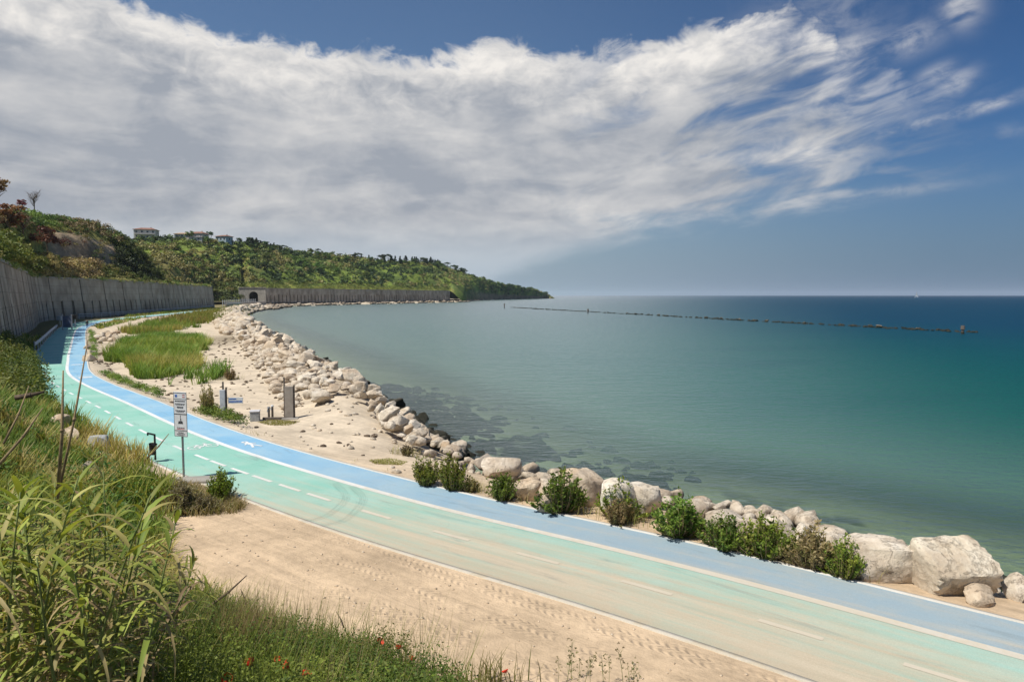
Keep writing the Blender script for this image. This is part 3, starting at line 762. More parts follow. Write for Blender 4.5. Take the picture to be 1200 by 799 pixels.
def prof_near(f, px):
    c = np.clip((px - 20) / 60, 0, 1)
    return .24 * sst(np.array(f), 0, .25) + .42 * sst(np.array(f), .28, .62 - .08 * c) + .34 * sst(np.array(f), .5, 1.0)
def col_near(V, FR, px):
    n = fbm(V[:, 0] * .12, V[:, 1] * .12, 4, 3)
    cl = sst(FR, .27, .34) * (1 - sst(FR, .60, .72)) * sst(px, 40, 75) * sst(n + .2, .45, .6)
    g = GRASS_C[None] * (1 - n[:, None]) * 1.3 + DRYC[None] * n[:, None] * .9
    dk = sst(px, 120, 150)[:, None] * .7
    g = g * (1 - dk) + DARKC * dk
    return g * (1 - cl[:, None]) + CLIFFC[None] * cl[:, None]
_w1 = spline(WALL1, 1.0, 3); _w1 = _w1 - right_normals(_w1) * 1.5; wall1_back = [tuple(p) for p in _w1[::4]] + [tuple(_w1[-1])]
def foot_near(px):
    p0 = wall1_back[0]; e = p0[0] / p0[1] * FPX + 600
    Y = ray_hit(px, [(-260, 30), (-90, 42), p0] + wall1_back[1:]) or 40.0
    return Y + 1.0, 8.9 - 8.6 * float(sst(np.array(float(-px)), -e + 1, -e + 22))
NEAR_RIDGE = [(-420, 225, 75), (-200, 232, 90), (-60, 246, 105), (0, 254, 122), (30, 252, 150), (60, 257, 185), (85, 259, 196), (110, 264, 203), (140, 278, 218), (160, 296, 226),
              (175, 312, 230), (188, 325, 236), (193, 334, 242), (197, 352, 248)]
NV, NF, NPX, NN_ = fan('hillside', list(np.arange(-420, -60, 20)) + list(np.arange(-60, 197.1, 1.6)), foot_near, NEAR_RIDGE, prof_near, 3.2, 41, col_near)
def foot_far(px):
    if px < 284: return 325.0 + 85 * float(sst(np.array(float(px)), 190, 262)), 1.6 + 5 * (1 - float(sst(np.array(float(px)), 180, 240)))
    if px < 292: return 424.0, 1.6 + (px - 284) / 8 * 7.7
    if px <= 526:
        Y = ray_hit(px, [(-166, 418)] + [tuple(p) for p in WALL2]); return Y + 3.0, 9.5
    Y = ray_hit(px, [tuple(p) for p in SHORE[22:]]) or 1300
    k = sst(np.array(float(px)), 526, 545); return (653 * (1 - k) + (Y + 4) * k), 9.5 * (1 - k) - 1.0 * k
FAR_RIDGE = [(60, 284, 470), (110, 281, 470), (150, 281, 465), (172, 281.5, 462), (200, 280, 465), (240, 280.5, 470), (262, 284.5, 475), (280, 286, 490), (300, 285, 515), (330, 292, 560), (370, 297, 615), (420, 303, 660),
             (460, 307, 700), (510, 308, 790), (540, 319, 880), (580, 331, 990), (610, 337, 1110), (630, 340.5, 1240), (640, 344.5, 1330), (646, 349, 1390), (649, 351.5, 1400)]
def prof_far(f, px):
    return .10 * sst(np.array(f), 0, .12) + .90 * (np.array(f) ** 0.95) * sst(np.array(f), .0, .35) if px < 530 else np.array(f) ** .6
def col_far(V, FR, px):
    n = fbm(V[:, 0] * .03, V[:, 1] * .03, 4, 13); n2 = fbm(V[:, 0] * .09, V[:, 1] * .06, 4, 19)
    g = GRASS_C[None] * (.6 + .8 * n2[:, None])
    dk = sst(n, .46, .60)[:, None] * .8
    g = g * (1 - dk) + DARKC[None] * dk * 1.3
    br = sst(n2, .58, .70)[:, None] * .6
    g = g * (1 - br) + DRYC[None] * br
    strip_ = ((1 - sst(FR, .05, .10)) * (px < 530))[:, None]
    g = g * (1 - strip_) + np.array((.20, .22, .05))[None] * strip_
    hd = (sst(px, 540, 570) * (1 - sst(FR, .08, .22)))[:, None]
    g = g * (1 - hd) + np.array((.20, .15, .11)) * hd
    return g
FV, FF, FPXS, FN_ = fan('hillside', list(np.arange(60, 649.1, 2.0)), foot_far, FAR_RIDGE, prof_far, 7.0, 61, col_far, rows=44)

# ------------------------------------------------------------------ rocks
def ico(sub):
    import bmesh
    b = bmesh.new(); bmesh.ops.create_icosphere(b, subdivisions=sub, radius=1.0)
    V = np.array([v.co for v in b.verts]); F = np.array([[v.index for v in f.verts] for f in b.faces]); b.free(); return V, F
ICO = {k: ico(k) for k in (1, 2, 3, 4, 5)}
def noise3(V, f, seed):
    return (fbm(V[:, 0] * f + 7.1 * seed, V[:, 1] * f + V[:, 2] * f * .61, 4, seed) + fbm(V[:, 2] * f - 3.3 * seed, V[:, 0] * f * .7 + V[:, 1] * f * .4, 4, seed + 50)) - 1
def boulder(sub, seed, dims, cuts=11, rough=.10, lump=.25, block=0.0, dmin=.42):
    rg = np.random.default_rng(seed); V, F = ICO[sub]; V = V.copy()
    if block > 0:
        m = np.abs(V).max(1)[:, None]; V = V * (1 - block) + V / m * .80 * block
    V *= (1 + lump * noise3(V, 1.3, seed))[:, None]
    for _ in range(cuts):
        n = rg.normal(size=3); n /= np.linalg.norm(n); d = rg.uniform(dmin, dmin + .38)
        k = np.maximum(0, V @ n - d); V -= k[:, None] * n * .93
    V *= (1 + rough * noise3(V, 3.6, seed + 9) + rough * .7 * noise3(V, 9.0, seed + 3))[:, None]
    ext = (V.max(0) - V.min(0)); V = (V - (V.max(0) + V.min(0)) / 2) / ext * np.array(dims)
    return V, F
def rock_mesh(name, V, F, m):
    o = mesh_np(name, V, F, m, smooth=True); o.data.set_sharp_from_angle(angle=R(38)); return o

# boulders that stand out beside the path: (centre px, base py, width px, height px, depth m, material, label, block, rz, seed)
BIG = [
    (686, 594, 62, 42, 1.0, 'stone_tan', 'rounded tan boulder behind the bush nearest the middle of the path edge', .3, .2, 3),
    (724, 610, 48, 46, .9, 'stone_white', 'broad white boulder behind the bush with dry grass at its foot', .45, .4, 5),
    (758, 610, 42, 38, .9, 'stone_white', 'white boulder touching the broad white one, its right neighbour', .3, -.3, 8),
    (816, 622, 46, 30, .9, 'stone', 'pale boulder half hidden behind the widest dark green bush', .3, .3, 12),
    (853, 629, 46, 26, .8, 'stone_white', 'low flat white boulder above the low bush in the row of three', .5, .1, 14),
    (880, 640, 44, 28, .8, 'stone', 'low pale boulder behind the gap between the last two green bushes', .45, -.2, 16),
    (918, 648, 38, 38, .8, 'stone_white', 'tall white boulder behind the last leafy green bush', .5, .5, 18),
    (944, 650, 30, 32, .8, 'stone_white', 'narrow white rock between two pale boulders, above dry grass', .4, -.2, 21),
    (984, 664, 56, 34, .8, 'stone_white', 'cream boulder behind the dry straw coloured shrub', .5, .1, 23),
    (1044, 682, 92, 44, 1.0, 'stone_white', 'long low cream boulder beside the square slab boulder', .6, .05, 26),
    (1128, 699, 86, 60, 1.0, 'stone_cream', 'huge square cream slab boulder tilted above the green water', .97, .16, 34),
    (1158, 713, 44, 20, .6, 'stone_tan', 'low tan rock lying at the foot of the square slab boulder', .4, .3, 33),
    (1199, 708, 24, 32, .5, 'stone_white', 'small white rock cut by the right edge of the picture', .4, .2, 36),
    (618, 590, 36, 26, .8, 'stone_tan', 'tan rock between the small round bush and the big bush', .4, .4, 39),
    (588, 560, 50, 22, .9, 'stone_white', 'broad pale rock at the water edge behind the pair of bushes', .4, .2, 42),
    (566, 548, 22, 14, .7, 'stone_dark', 'small black wet rock sticking out beside the water', .2, .1, 44),
    (642, 602, 30, 22, .6, 'stone', 'pale rock to the left of the big round bush', .4, .6, 47),
]
for (px, py, w, h, dep, mk, label, blk, rz, sd) in BIG:
    g = G(px, py, -0.2); z0 = gz(g[0], g[1]); g = G(px, py, z0); k = g[1] / FPX
    W, Hh = w * k, h * k
    V, F = boulder(4 if w > 50 else 3, sd, (W * 1.02, dep * max(.8, W * .75), Hh * 1.25), cuts=12 if blk < .45 else 8 if blk < .9 else 1, rough=.12 if blk < .9 else .05, lump=.24 if blk < .6 else .10 if blk < .9 else .05, block=blk, dmin=.46 if blk < .45 else .62)
    V = V @ np.array(Matrix.Rotation(rz, 3, 'Z')).T
    if 'tilted' in label: V = V * np.array([1, 1.0, .70]); V = V @ np.array(Matrix.Rotation(.06, 3, 'Y') @ Matrix.Rotation(.42, 3, 'X')).T
    o = rock_mesh('boulder', V, F, M[mk]); o.location = (g[0], g[1] + dep * .35, g[2] + Hh * .42); tag(o, label, 'boulder')

# the rock embankment between the beach and the sea
def shore_pt(s): return poly_at(SHORE, s)[0]
arc_all = side_dist([(-3.0, 30.4), (-32, 95), (-99, 262), (-130, 400)], SHORE)[1]
PROTO = []
for i in range(12):
    rg = np.random.default_rng(100 + i)
    V, F = boulder(4, 200 + i, (1.0, rg.uniform(.6, .95), rg.uniform(.5, .8)), cuts=20, rough=.17, lump=.45, block=rg.uniform(0, .6))
    PROTO.append((V, F))
proto_me = {}
def place_rock(i, mk, loc, sc, rot, label, group):
    key = (i, mk)
    if key not in proto_me:
        o = rock_mesh('boulder', *PROTO[i], M[mk]); proto_me[key] = o.data
    else:
        o = bpy.data.objects.new('boulder', proto_me[key]); COL.objects.link(o)
    o.location = [float(v) for v in loc]; o.scale = sc; o.rotation_euler = rot
    tag(o, label, 'boulder', group)
rg = np.random.default_rng(5)
cnt = 0; placed = []
def try_rocks(s0, s1, tmin, tmax, n, size, zfun, label, group, mats, sep=.62):
    global cnt
    k = 0; tries = 0
    while k < n and tries < n * 40:
        tries += 1
        s = rg.uniform(s0, s1); p = shore_pt(s); q = shore_pt(s + .5); t = q - p; t /= np.linalg.norm(t); nrm = np.array([-t[1], t[0]])
        d = rg.uniform(tmin, tmax); xy = p + nrm * d; sz = size(d)
        if any((xy[0] - a) ** 2 + (xy[1] - b) ** 2 < (sep * (sz + c) / 2) ** 2 for a, b, c in placed): continue
        placed.append((xy[0], xy[1], sz)); z = zfun(xy, d, sz)
        mk = mats(d)
        place_rock(int(rg.integers(12)), mk, (xy[0], xy[1], z), (sz, sz * rg.uniform(.8, 1.1), sz * rg.uniform(.85, 1.2)),
                   (rg.uniform(-.5, .5), rg.uniform(-.5, .5), rg.uniform(0, 6.28)), label, group)
        k += 1; cnt += 1
def emb_z(xy, d, sz): return gz(*xy) + sz * .22 + .45 * math.exp(-((d - 2.4) / 1.8) ** 2)
def emb_m(d):
    r = rg.random()
    if d < .7 and r < .75: return 'stone_dark'
    return 'stone' if r < .62 else 'stone_white' if r < .85 else 'stone_tan'
E0, E1, E2, E3 = arc_all
EMB = 'pale limestone boulder piled in the embankment between the beach and the sea'
try_rocks(E0 - 5.5, E0 + 5, -.5, 3.4, 40, lambda d: rg.uniform(.4, .95), emb_z, EMB, 'boulders of the beach embankment', emb_m)
try_rocks(E0 + 3, E0 + 32, -.4, 5.2, 128, lambda d: rg.uniform(.4, .75) + .75 * rg.random() ** 2.5, emb_z, EMB, 'boulders of the beach embankment', emb_m)
try_rocks(E0 + 30, E1 + 4, -.4, 6.0, 62, lambda d: rg.uniform(.7, 1.6), emb_z, EMB, 'boulders of the beach embankment', emb_m)
# line of broken stones between the path and the grass further along
ROWL = 'small broken stone in the row between the far blue lane and the reeds'
rowpts = [G(x, y)[:2] for x, y in [(112, 436), (117, 425), (122, 412), (124, 402), (126, 392), (131, 385)]]
rw = spline(rowpts, .5, 3)
for i in range(22):
    p = rw[int(rg.integers(len(rw)))]; xy = p + rg.normal(size=2) * np.array([.45, .9]); sz = rg.uniform(.5, 1.0) * (1 + max(0, xy[1] - 50) / 90)
    place_rock(int(rg.integers(12)), 'stone' if rg.random() < .6 else 'stone_tan', (xy[0], xy[1], gz(*xy) + sz * .2), (sz, sz, sz * 1.1), (rg.uniform(-.4, .4), rg.uniform(-.4, .4), rg.uniform(0, 6)), ROWL, 'stones beside the far path')
# the breakwater out in the bay
BW = np.array([G(1150, 390, SEA)[:2], G(1060, 385.6, SEA)[:2], G(960, 380.2, SEA)[:2], G(880, 376.2, SEA)[:2], G(780, 370.4, SEA)[:2], G(700, 366, SEA)[:2], G(640, 362.6, SEA)[:2], G(600, 360.3, SEA)[:2]])
_, BWT = poly_at(BW, 0)
for i in range(20):
    p, _ = poly_at(BW, 12 + (i / 20) ** 1.2 * 120); xy = p + rg.normal(size=2) * .5; sz = rg.uniform(.7, 1.15)
    place_rock(int(rg.integers(12)), 'stone' if rg.random() < .6 else 'stone_dark', (xy[0], xy[1], SEA + rg.uniform(.0, .35)), (sz * 1.2, sz, sz * .8), (rg.uniform(-.3, .3), rg.uniform(-.3, .3), rg.uniform(0, 6)),
               'rough rock of the low breakwater line lying out in the bay', 'rocks of the offshore breakwater')

def rock_heap(name, items, m, label, sub=2):
    """many small far rocks as one mass: items = (x, y, z, size)"""
    Vs, Fs, k = [], [], 0
    base = [boulder(sub, 300 + j, (1, .85, .65), cuts=8, rough=.12, lump=.3) for j in range(6)]
    for (x, y, z, s) in items:
        V, F = base[int(rg.integers(6))]; a = rg.uniform(0, 6.28); c, sn = math.cos(a), math.sin(a)
        W = V * np.array([s, s, s * rg.uniform(.7, 1.1)]); W = np.c_[W[:, 0] * c - W[:, 1] * sn, W[:, 0] * sn + W[:, 1] * c, W[:, 2]] + np.array([x, y, z])
        Vs.append(W); Fs.append(F + k); k += len(W)
    o = mesh_np(name, np.concatenate(Vs), np.concatenate(Fs), m, smooth=False); return stuff(o, label, 'rocks')
it = []
for i in range(420):
    p, _ = poly_at(BW, rg.uniform(0, BWT)); xy = p + rg.normal(size=2) * .9; it.append((xy[0], xy[1], SEA + rg.uniform(-.1, .12), rg.uniform(.5, 1.0)))
rock_heap('breakwater_rubble', it, M['stone_dark'], 'dark low rubble of the breakwater line out in the bay')
it = []
for i in range(520):
    s = rg.uniform(E1, E2 + 50); p = shore_pt(s); q = shore_pt(s + 1); t = (q - p) / np.linalg.norm(q - p); d = rg.uniform(-.6, 7.5); xy = p + np.array([-t[1], t[0]]) * d
    it.append((xy[0], xy[1], gz(*xy) + .35 + .5 * math.exp(-((d - 3) / 2.2) ** 2), rg.uniform(1.1, 2.4)))
rock_heap('far_embankment_rubble', it, M['stone'], 'pale rubble of the embankment curving round the far end of the beach')
it = []
for i in range(420):
    s = rg.uniform(E2 + 40, E3 + 560); p = shore_pt(s); q = shore_pt(s + 1); t = (q - p) / np.linalg.norm(q - p); d = rg.uniform(-4, 6); xy = p + np.array([-t[1], t[0]]) * d
    it.append((xy[0], xy[1], SEA + rg.uniform(.0, 1.3) * (.4 + .6 * (d > 0)), rg.uniform(1.5, 3.4)))
rock_heap('shoreline_rubble', it, M['stone_dark'], 'dark rubble along the waterline below the distant gallery wall')
it = []
for i in range(1500):
    s = rg.uniform(E0 - 24, E1); p = shore_pt(s); q = shore_pt(s + .5); t = (q - p) / np.linalg.norm(q - p); d = rg.uniform(-.3, 6.5); xy = p + np.array([-t[1], t[0]]) * d
    if s < E0 + 4 and d > (3.4 if s > E0 - 5 else 1.9): continue
    it.append((xy[0], xy[1], gz(*xy) + .12 + .3 * math.exp(-((d - 2.4) / 1.8) ** 2), rg.uniform(.28, .55) + .4 * rg.random() ** 2))
for i in range(90):
    s = rg.uniform(E0 - 20, E0 - 5); p = shore_pt(s); q = shore_pt(s + .5); t = (q - p) / np.linalg.norm(q - p); d = rg.uniform(.9, 2.7); xy = p + np.array([-t[1], t[0]]) * d
    if side_dist([xy], CL[::4])[0][0] > -1.9: continue
    it.append((xy[0], xy[1], max(gz(*xy), -.65) + .10, rg.uniform(.3, .8)))
rock_heap('embankment_rubble', it, M['stone'], 'smaller rubble filling the gaps between the embankment boulders')
it = []
for i in range(900):
    s = rg.uniform(E0 - 24, E1); p = shore_pt(s); q = shore_pt(s + .5); t = (q - p) / np.linalg.norm(q - p); d = abs(rg.normal()) * 3.0 + rg.uniform(-.4, 4.5)
    xy = p + np.array([-t[1], t[0]]) * d
    po = side_dist([xy], CL[::4])[0][0]
    if po > -1.6: continue
    it.append((xy[0], xy[1], gz(*xy) + .02, rg.uniform(.06, .34) * (1 if d < 6 else .5)))
rock_heap('beach_stones', it, M['stone'], 'small loose stones scattered along the beach and the path edge', sub=1)
it = []
while len(it) < 420:
    xy = np.array([rg.uniform(-42, 4), rg.uniform(16, 85)]); po = side_dist([xy], CL[::4])[0][0]; sdv = side_dist([xy], SHORE)[0][0]
    if po > -1.6 or sdv < 4 : continue
    it.append((xy[0], xy[1], gz(*xy) + .01, rg.uniform(.05, .20) * (1 + xy[1] / 60)))
rock_heap('beach_debris', it, M['bark'], 'dark bits of weed and driftwood scattered on the beach sand', sub=1)
it = []
while len(it) < 260:
    xy = np.array([rg.uniform(-8, 6), rg.uniform(8.5, 17)]); po = side_dist([xy], CL[::4])[0][0]
    if po < 2.75: continue
    it.append((xy[0], xy[1], gz(*xy) + .004, rg.uniform(.02, .075)))
rock_heap('sand_pebbles', it, M['stone_tan'], 'small pebbles and clods on the sand beside the green lane', sub=1)
it = []
for i in range(520):
    s = rg.uniform(E0 - 12, E0 + 22); p = shore_pt(s); q = shore_pt(s + .5); t = (q - p) / np.linalg.norm(q - p); d = -abs(rg.normal()) * 3.2 - .1; xy = p + np.array([-t[1], t[0]]) * d
    it.append((xy[0], xy[1], gz(*xy) + .0, rg.uniform(.3, 1.0)))
rock_heap('submerged_rocks', it, M['stone_dark'], 'dark weedy rocks under the shallow water along the embankment')

# ------------------------------------------------------------------ foliage helpers
def leaf_cloud(C, RAD, nper, size, cols, rg, flat=.55, up=.3, shell=.55, aspect=.55):
    """leaf-sized quads spread through ellipsoids; C (n,3), RAD (n,3), cols (n,3)"""
    n = len(C); N_ = n * nper
    d = rg.normal(size=(N_, 3)); d /= np.linalg.norm(d, axis=1)[:, None]; d[:, 2] = np.where(d[:, 2] < -.35, -d[:, 2], d[:, 2])
    rr = np.maximum(rg.random(N_) ** .5, shell * rg.random(N_))[:, None]
    own = np.repeat(np.arange(n), nper)
    p = C[own] + d * rr * RAD[own]
    nn = d + rg.normal(size=(N_, 3)) * .8 + np.array([0, 0, up]); nn /= np.linalg.norm(nn, axis=1)[:, None]
    a = np.cross(nn, rg.normal(size=(N_, 3))); a /= np.linalg.norm(a, axis=1)[:, None]; b = np.cross(nn, a)
    sz = (size[own] if hasattr(size, '__len__') else size) * rg.uniform(.6, 1.3, N_); sz = np.asarray(sz)[:, None]
    V = np.stack([p - a * sz * .5, p + b * sz * aspect * .5, p + a * sz * .5, p - b * sz * aspect * .5], 1).reshape(-1, 3)
    c = cols[own] * rg.uniform(.65, 1.35, (N_, 1)); c = np.repeat(c, 4, axis=0)
    return V, np.arange(N_ * 4).reshape(-1, 4), c
def blades(B, h, w, lean, cols, rg, curl=.5):
    """grass blades: B (n,3) roots"""
    n = len(B); a = rg.uniform(0, 2 * math.pi, n); dr = np.c_[np.cos(a), np.sin(a), np.zeros(n)]; sd = np.c_[-np.sin(a + .6), np.cos(a + .6), np.zeros(n)]
    h = np.asarray(h) * rg.uniform(.55, 1.25, n); l = lean * rg.uniform(.2, 1.3, n); w = np.asarray(w) * rg.uniform(.7, 1.3, n)
    up = np.array([0, 0, 1.0])
    m = B + up * (h * .55)[:, None] + dr * (h * l * .35)[:, None]; t = B + up * (h * (1 - .18 * l * curl))[:, None] + dr * (h * l)[:, None]
    wv = sd * (w * .5)[:, None]
    V = np.stack([B - wv, B + wv, m + wv * .8, m - wv * .8, t + wv * .12, t - wv * .12], 1).reshape(-1, 3)
    i = np.arange(n)[:, None] * 6; F = np.concatenate([i + np.array([[0, 1, 2, 3]]), i + np.array([[3, 2, 4, 5]])])
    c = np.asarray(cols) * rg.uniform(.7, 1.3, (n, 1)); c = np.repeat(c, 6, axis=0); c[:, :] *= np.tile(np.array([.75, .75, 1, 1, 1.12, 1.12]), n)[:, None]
    return V, F, c
def join(parts):
    Vs, Fs, Cs, k = [], [], [], 0
    for V, F, c in parts: Vs.append(V); Fs.append(F + k); Cs.append(c); k += len(V)
    return np.concatenate(Vs), np.concatenate(Fs), np.concatenate(Cs)
def pick(pal, n, rg):
    pal = np.array(pal); return pal[rg.integers(len(pal), size=n)]
G1, G2, G3 = (.10, .17, .022), (.065, .125, .018), (.17, .22, .035)
STRAW, OLIVE, DKG = (.36, .28, .13), (.11, .125, .035), (.03, .062, .014)

# ------------------------------------------------------------------ trees and scrub on the hills
def branch_mb(h, r, rg, limbs=5, spread=.35, top=.55):
    mb = MB(); mb.tube([(0, 0, -.6), (rg.normal() * .06 * h, rg.normal() * .06 * h, h * top), (rg.normal() * .08 * h, rg.normal() * .08 * h, h * .85)], [r, r * .7, r * .2], 6)
    for i in range(limbs):
        a = 6.283 * i / limbs + rg.uniform(-.4, .4); z0 = h * rg.uniform(.25, top); L = h * spread * rg.uniform(.7, 1.2)
        mb.tube([(0, 0, z0), (math.cos(a) * L * .55, math.sin(a) * L * .55, z0 + L * .5), (math.cos(a) * L, math.sin(a) * L, z0 + L * rg.uniform(.7, 1.1))], [r * .5, r * .3, r * .1], 5)
    return mb
def make_tree(name, kind, seed, dense, leaf, pal, mname='leaf_far', label='', cat='tree', group=None):
    """unit-height tree: Empty > trunk, crown"""
    rg = np.random.default_rng(seed); r = empty(name, (0, 0, 0), label, cat, group)
    if kind == 'pine':
        mb = MB(); mb.tube([(0, 0, -.08), (.01, 0, .5), (0, .01, .97)], [.03, .02, .005], 6)
        C = []; RD = []
        for i in range(26):
            t = i / 26; z = .16 + .80 * t; rad = .26 * (1 - t) ** .8 + .03; a = rg.uniform(0, 6.28); o = rad * rg.uniform(.3, .8)
            C.append((math.cos(a) * o, math.sin(a) * o, z)); RD.append((rad * .55, rad * .55, .065))
    elif kind == 'round':
        mb = branch_mb(1.0, .035, rg); C = []; RD = []
        for i in range(16):
            a = rg.uniform(0, 6.28); o = rg.uniform(.05, .36); z = rg.uniform(.42, .86); C.append((math.cos(a) * o, math.sin(a) * o, z)); q_ = rg.uniform(.12, .22); RD.append((q_, q_, q_ * .8))
    elif kind == 'umbrella':
        mb = branch_mb(.9, .03, rg, 6, .42, .6); C = []; RD = []
        for i in range(14):
            a = rg.uniform(0, 6.28); o = rg.uniform(.0, .42); C.append((math.cos(a) * o, math.sin(a) * o, .86 - o * .25 + rg.uniform(-.04, .04))); q_ = rg.uniform(.12, .2); RD.append((q_, q_, q_ * .5))
    elif kind == 'bush':
        mb = branch_mb(.7, .02, rg, 6, .5, .3); C = []; RD = []
        for i in range(13):
            a = rg.uniform(0, 6.28); o = rg.uniform(.05, .5); C.append((math.cos(a) * o, math.sin(a) * o, rg.uniform(.2, .75) * (1 - o * .6))); q_ = rg.uniform(.16, .28); RD.append((q_, q_, q_ * .85))
    else:                                               # bare: fine twigs, few leaves
        mb = MB(); mb.tube([(0, 0, -.05), (.02, .01, .35), (0, .03, .6)], [.022, .016, .008], 6); C = [(0, 0, .6)]; RD = [(.3, .3, .3)]
        for i in range(22):
            a = rg.uniform(0, 6.28); z0 = rg.uniform(.25, .6); L = rg.uniform(.25, .45); e = (math.cos(a) * L * .6, math.sin(a) * L * .6, z0 + L)
            mb.tube([(0, 0, z0), (e[0] * .5, e[1] * .5, z0 + L * .45), e], [.009, .006, .002], 4)
            for j in range(4):
                b = rg.uniform(0, 6.28); q_ = rg.uniform(.08, .16); mb.tube([(e[0] * .6, e[1] * .6, z0 + L * .6), (e[0] * .6 + math.cos(b) * q_, e[1] * .6 + math.sin(b) * q_, z0 + L * .6 + q_)], [.004, .0015], 3)
    mb.build('trunk', M['bark'], r, smooth=True)
    C = np.array(C, float); RD = np.array(RD, float)
    V, F, c = leaf_cloud(C, RD, dense, leaf, pick(pal, len(C), rg), rg)
    mesh_np('crown', V, F, M[mname], r, col=c)
    return r
PINE_P = [(.022, .045, .016), (.03, .055, .018), (.018, .035, .014)]
DARK_P = [(.055, .10, .028), (.075, .115, .028), (.042, .08, .024)]
MID_P = [(.11, .17, .035), (.14, .20, .042), (.09, .145, .03)]
YEL_P = [(.14, .18, .035), (.18, .20, .04), (.11, .15, .03)]
RUST_P = [(.20, .085, .04), (.15, .075, .04), (.24, .12, .05)]
DRY_P = [(.30, .23, .10), (.24, .18, .08), (.20, .17, .07)]
HIDE = {}
def far_spot(p0, p1, f0, f1, rg, V=FV, PX=FPXS, FR=FF):
    k = np.nonzero((PX >= p0) & (PX <= p1) & (FR >= f0) & (FR <= f1))[0]; i = k[int(rg.integers(len(k)))]; return V[i]
rg = np.random.default_rng(21)
def forest(n, protos, p0, p1, f0, f1, h0, h1, label, group, V=FV, PX=FPXS, FR=FF, wide=1.0, near=False):
    for i in range(n):
        key = protos[int(rg.integers(len(protos)))]
        src, used = HIDE[key]
        o = src if not used else copy_tree(src)
        HIDE[key][1] = True
        v = far_spot(p0, p1, f0, f1, rg, V, PX, FR); h = rg.uniform(h0, h1)
        o.location = [float(v[0] + rg.normal() * 1.5), float(v[1] + rg.normal() * 1.5), float(v[2] - .15 - h * (.22 if 'bush' not in key else .1))]; w = h * rg.uniform(.85, 1.3) * wide
        o.scale = (w, w, h); o.rotation_euler = (0, 0, rg.uniform(0, 6.28)); o['label'] = label; o['group'] = group
        if 'bush' in label or 'shrub' in label: o['category'] = 'bush'; o.name = 'bush'
def reg(key, *a, **k): HIDE[key] = [make_tree(*a, **k), False]
reg('pine_a', 'pine_tree', 'pine', 1, 34, .10, PINE_P); reg('pine_b', 'pine_tree', 'pine', 2, 34, .11, PINE_P)
reg('oak_a', 'tree', 'round', 3, 46, .10, DARK_P); reg('oak_b', 'tree', 'round', 4, 46, .10, MID_P); reg('umb', 'pine_tree', 'umbrella', 5, 46, .09, PINE_P)
reg('bush_d', 'bush', 'bush', 6, 44, .14, DARK_P); reg('bush_m', 'bush', 'bush', 7, 44, .14, MID_P); reg('bush_y', 'bush', 'bush', 8, 44, .14, YEL_P)
forest(46, ['pine_a', 'pine_b', 'umb', 'oak_a'], 415, 545, .90, 1.0, 6.0, 11.0, 'dark evergreen standing on the wooded ridge of the headland', 'evergreens on the headland ridge')
forest(10, ['pine_a', 'pine_b', 'oak_a'], 282, 298, .93, 1.0, 4.5, 7.5, 'dark evergreen in the first clump on the skyline right of the houses', 'evergreens in the first skyline clump')
forest(14, ['pine_a', 'umb', 'oak_a'], 300, 330, .93, 1.0, 4.0, 7.0, 'dark evergreen in the second clump on the skyline past the houses', 'evergreens in the second skyline clump')
forest(12, ['umb', 'oak_a', 'oak_b'], 335, 410, .93, 1.0, 4.0, 7.0, 'lone round tree on the saddle of the far ridge', 'trees on the saddle of the far ridge')
forest(26, ['oak_a', 'bush_d'], 600, 640, .35, 1.0, 4.0, 7.5, 'dark tree on the low tip of the headland', 'trees on the tip of the headland')
forest(46, ['oak_a', 'oak_b', 'bush_d'], 540, 610, .12, .9, 4.0, 8.0, 'broadleaf tree on the steep seaward slope of the headland', 'trees on the seaward slope')
forest(58, ['oak_a', 'oak_b', 'bush_m'], 300, 530, .3, .9, 4.0, 8.0, 'broadleaf tree on the green slope above the gallery wall', 'trees above the gallery wall')
forest(18, ['bush_m', 'bush_d', 'oak_b'], 150, 275, .93, .985, 2.6, 4.2, 'green bush along the garden edge just below the hilltop houses', 'bushes in front of the houses')
forest(26, ['bush_m', 'bush_y', 'bush_d'], 195, 290, .2, .9, 2.5, 4.5, 'rounded bush on the hillside below the houses', 'bushes below the houses')
HX = np.array([D(663 / 4 * 0 + 222, 270, 415)])
for (px, py, h, key, lab) in [(222, 281, 6.5, 'oak_b', 'round green tree between the two villas on the hilltop'), (246, 279, 5.0, 'oak_a', 'dark round tree left of the pale blue house'),
                              (244, 283, 4.5, 'bush_m', 'bright green bush in front of the pale blue house')]:
    o = copy_tree(HIDE[key][0]); v = D(px, py + .5, 461); v[2] = CAM_H + (v[2] - CAM_H); o.location = [float(i) for i in v]; o.scale = (h * 1.15, h * 1.15, h); o['label'] = lab; o['category'] = 'tree' if 'tree' in lab else 'bush'
    if 'group' in o: del o['group']
    if 'bush' in lab: o.name = 'bush'

def scrub(name, V, FR, PX, n, cond, rad, nper, leaf, pal, label, seed, m='leaf_far'):
    rg = np.random.default_rng(seed); k = np.nonzero(cond(PX, FR))[0]
    # even spread by plan area
    i = rg.choice(k, size=n); P = V[i] + np.c_[rg.normal(size=(n, 2)) * 1.2, np.zeros(n)]
    r_ = rg.uniform(*rad, n); RD = np.c_[r_, r_, r_ * rg.uniform(.55, .95, n)]
    nz = fbm(P[:, 0] * .035, P[:, 1] * .035, 3, seed); pal = np.array(pal)
    idx = np.clip(((nz - .3) / .4 + rg.normal(size=n) * .22) * len(pal), 0, len(pal) - 1).astype(int)
    P[:, 2] += r_ * .25
    Vv, F, c = leaf_cloud(P, RD, nper, r_ * leaf, pal[idx], rg)
    stuff(mesh_np(name, Vv, F, M[m], col=c), label, 'scrub')
PAL = [(.04, .068, .026), (.062, .10, .03), (.10, .15, .038), (.16, .215, .05), (.235, .28, .065), (.16, .185, .065), (.25, .22, .085)]
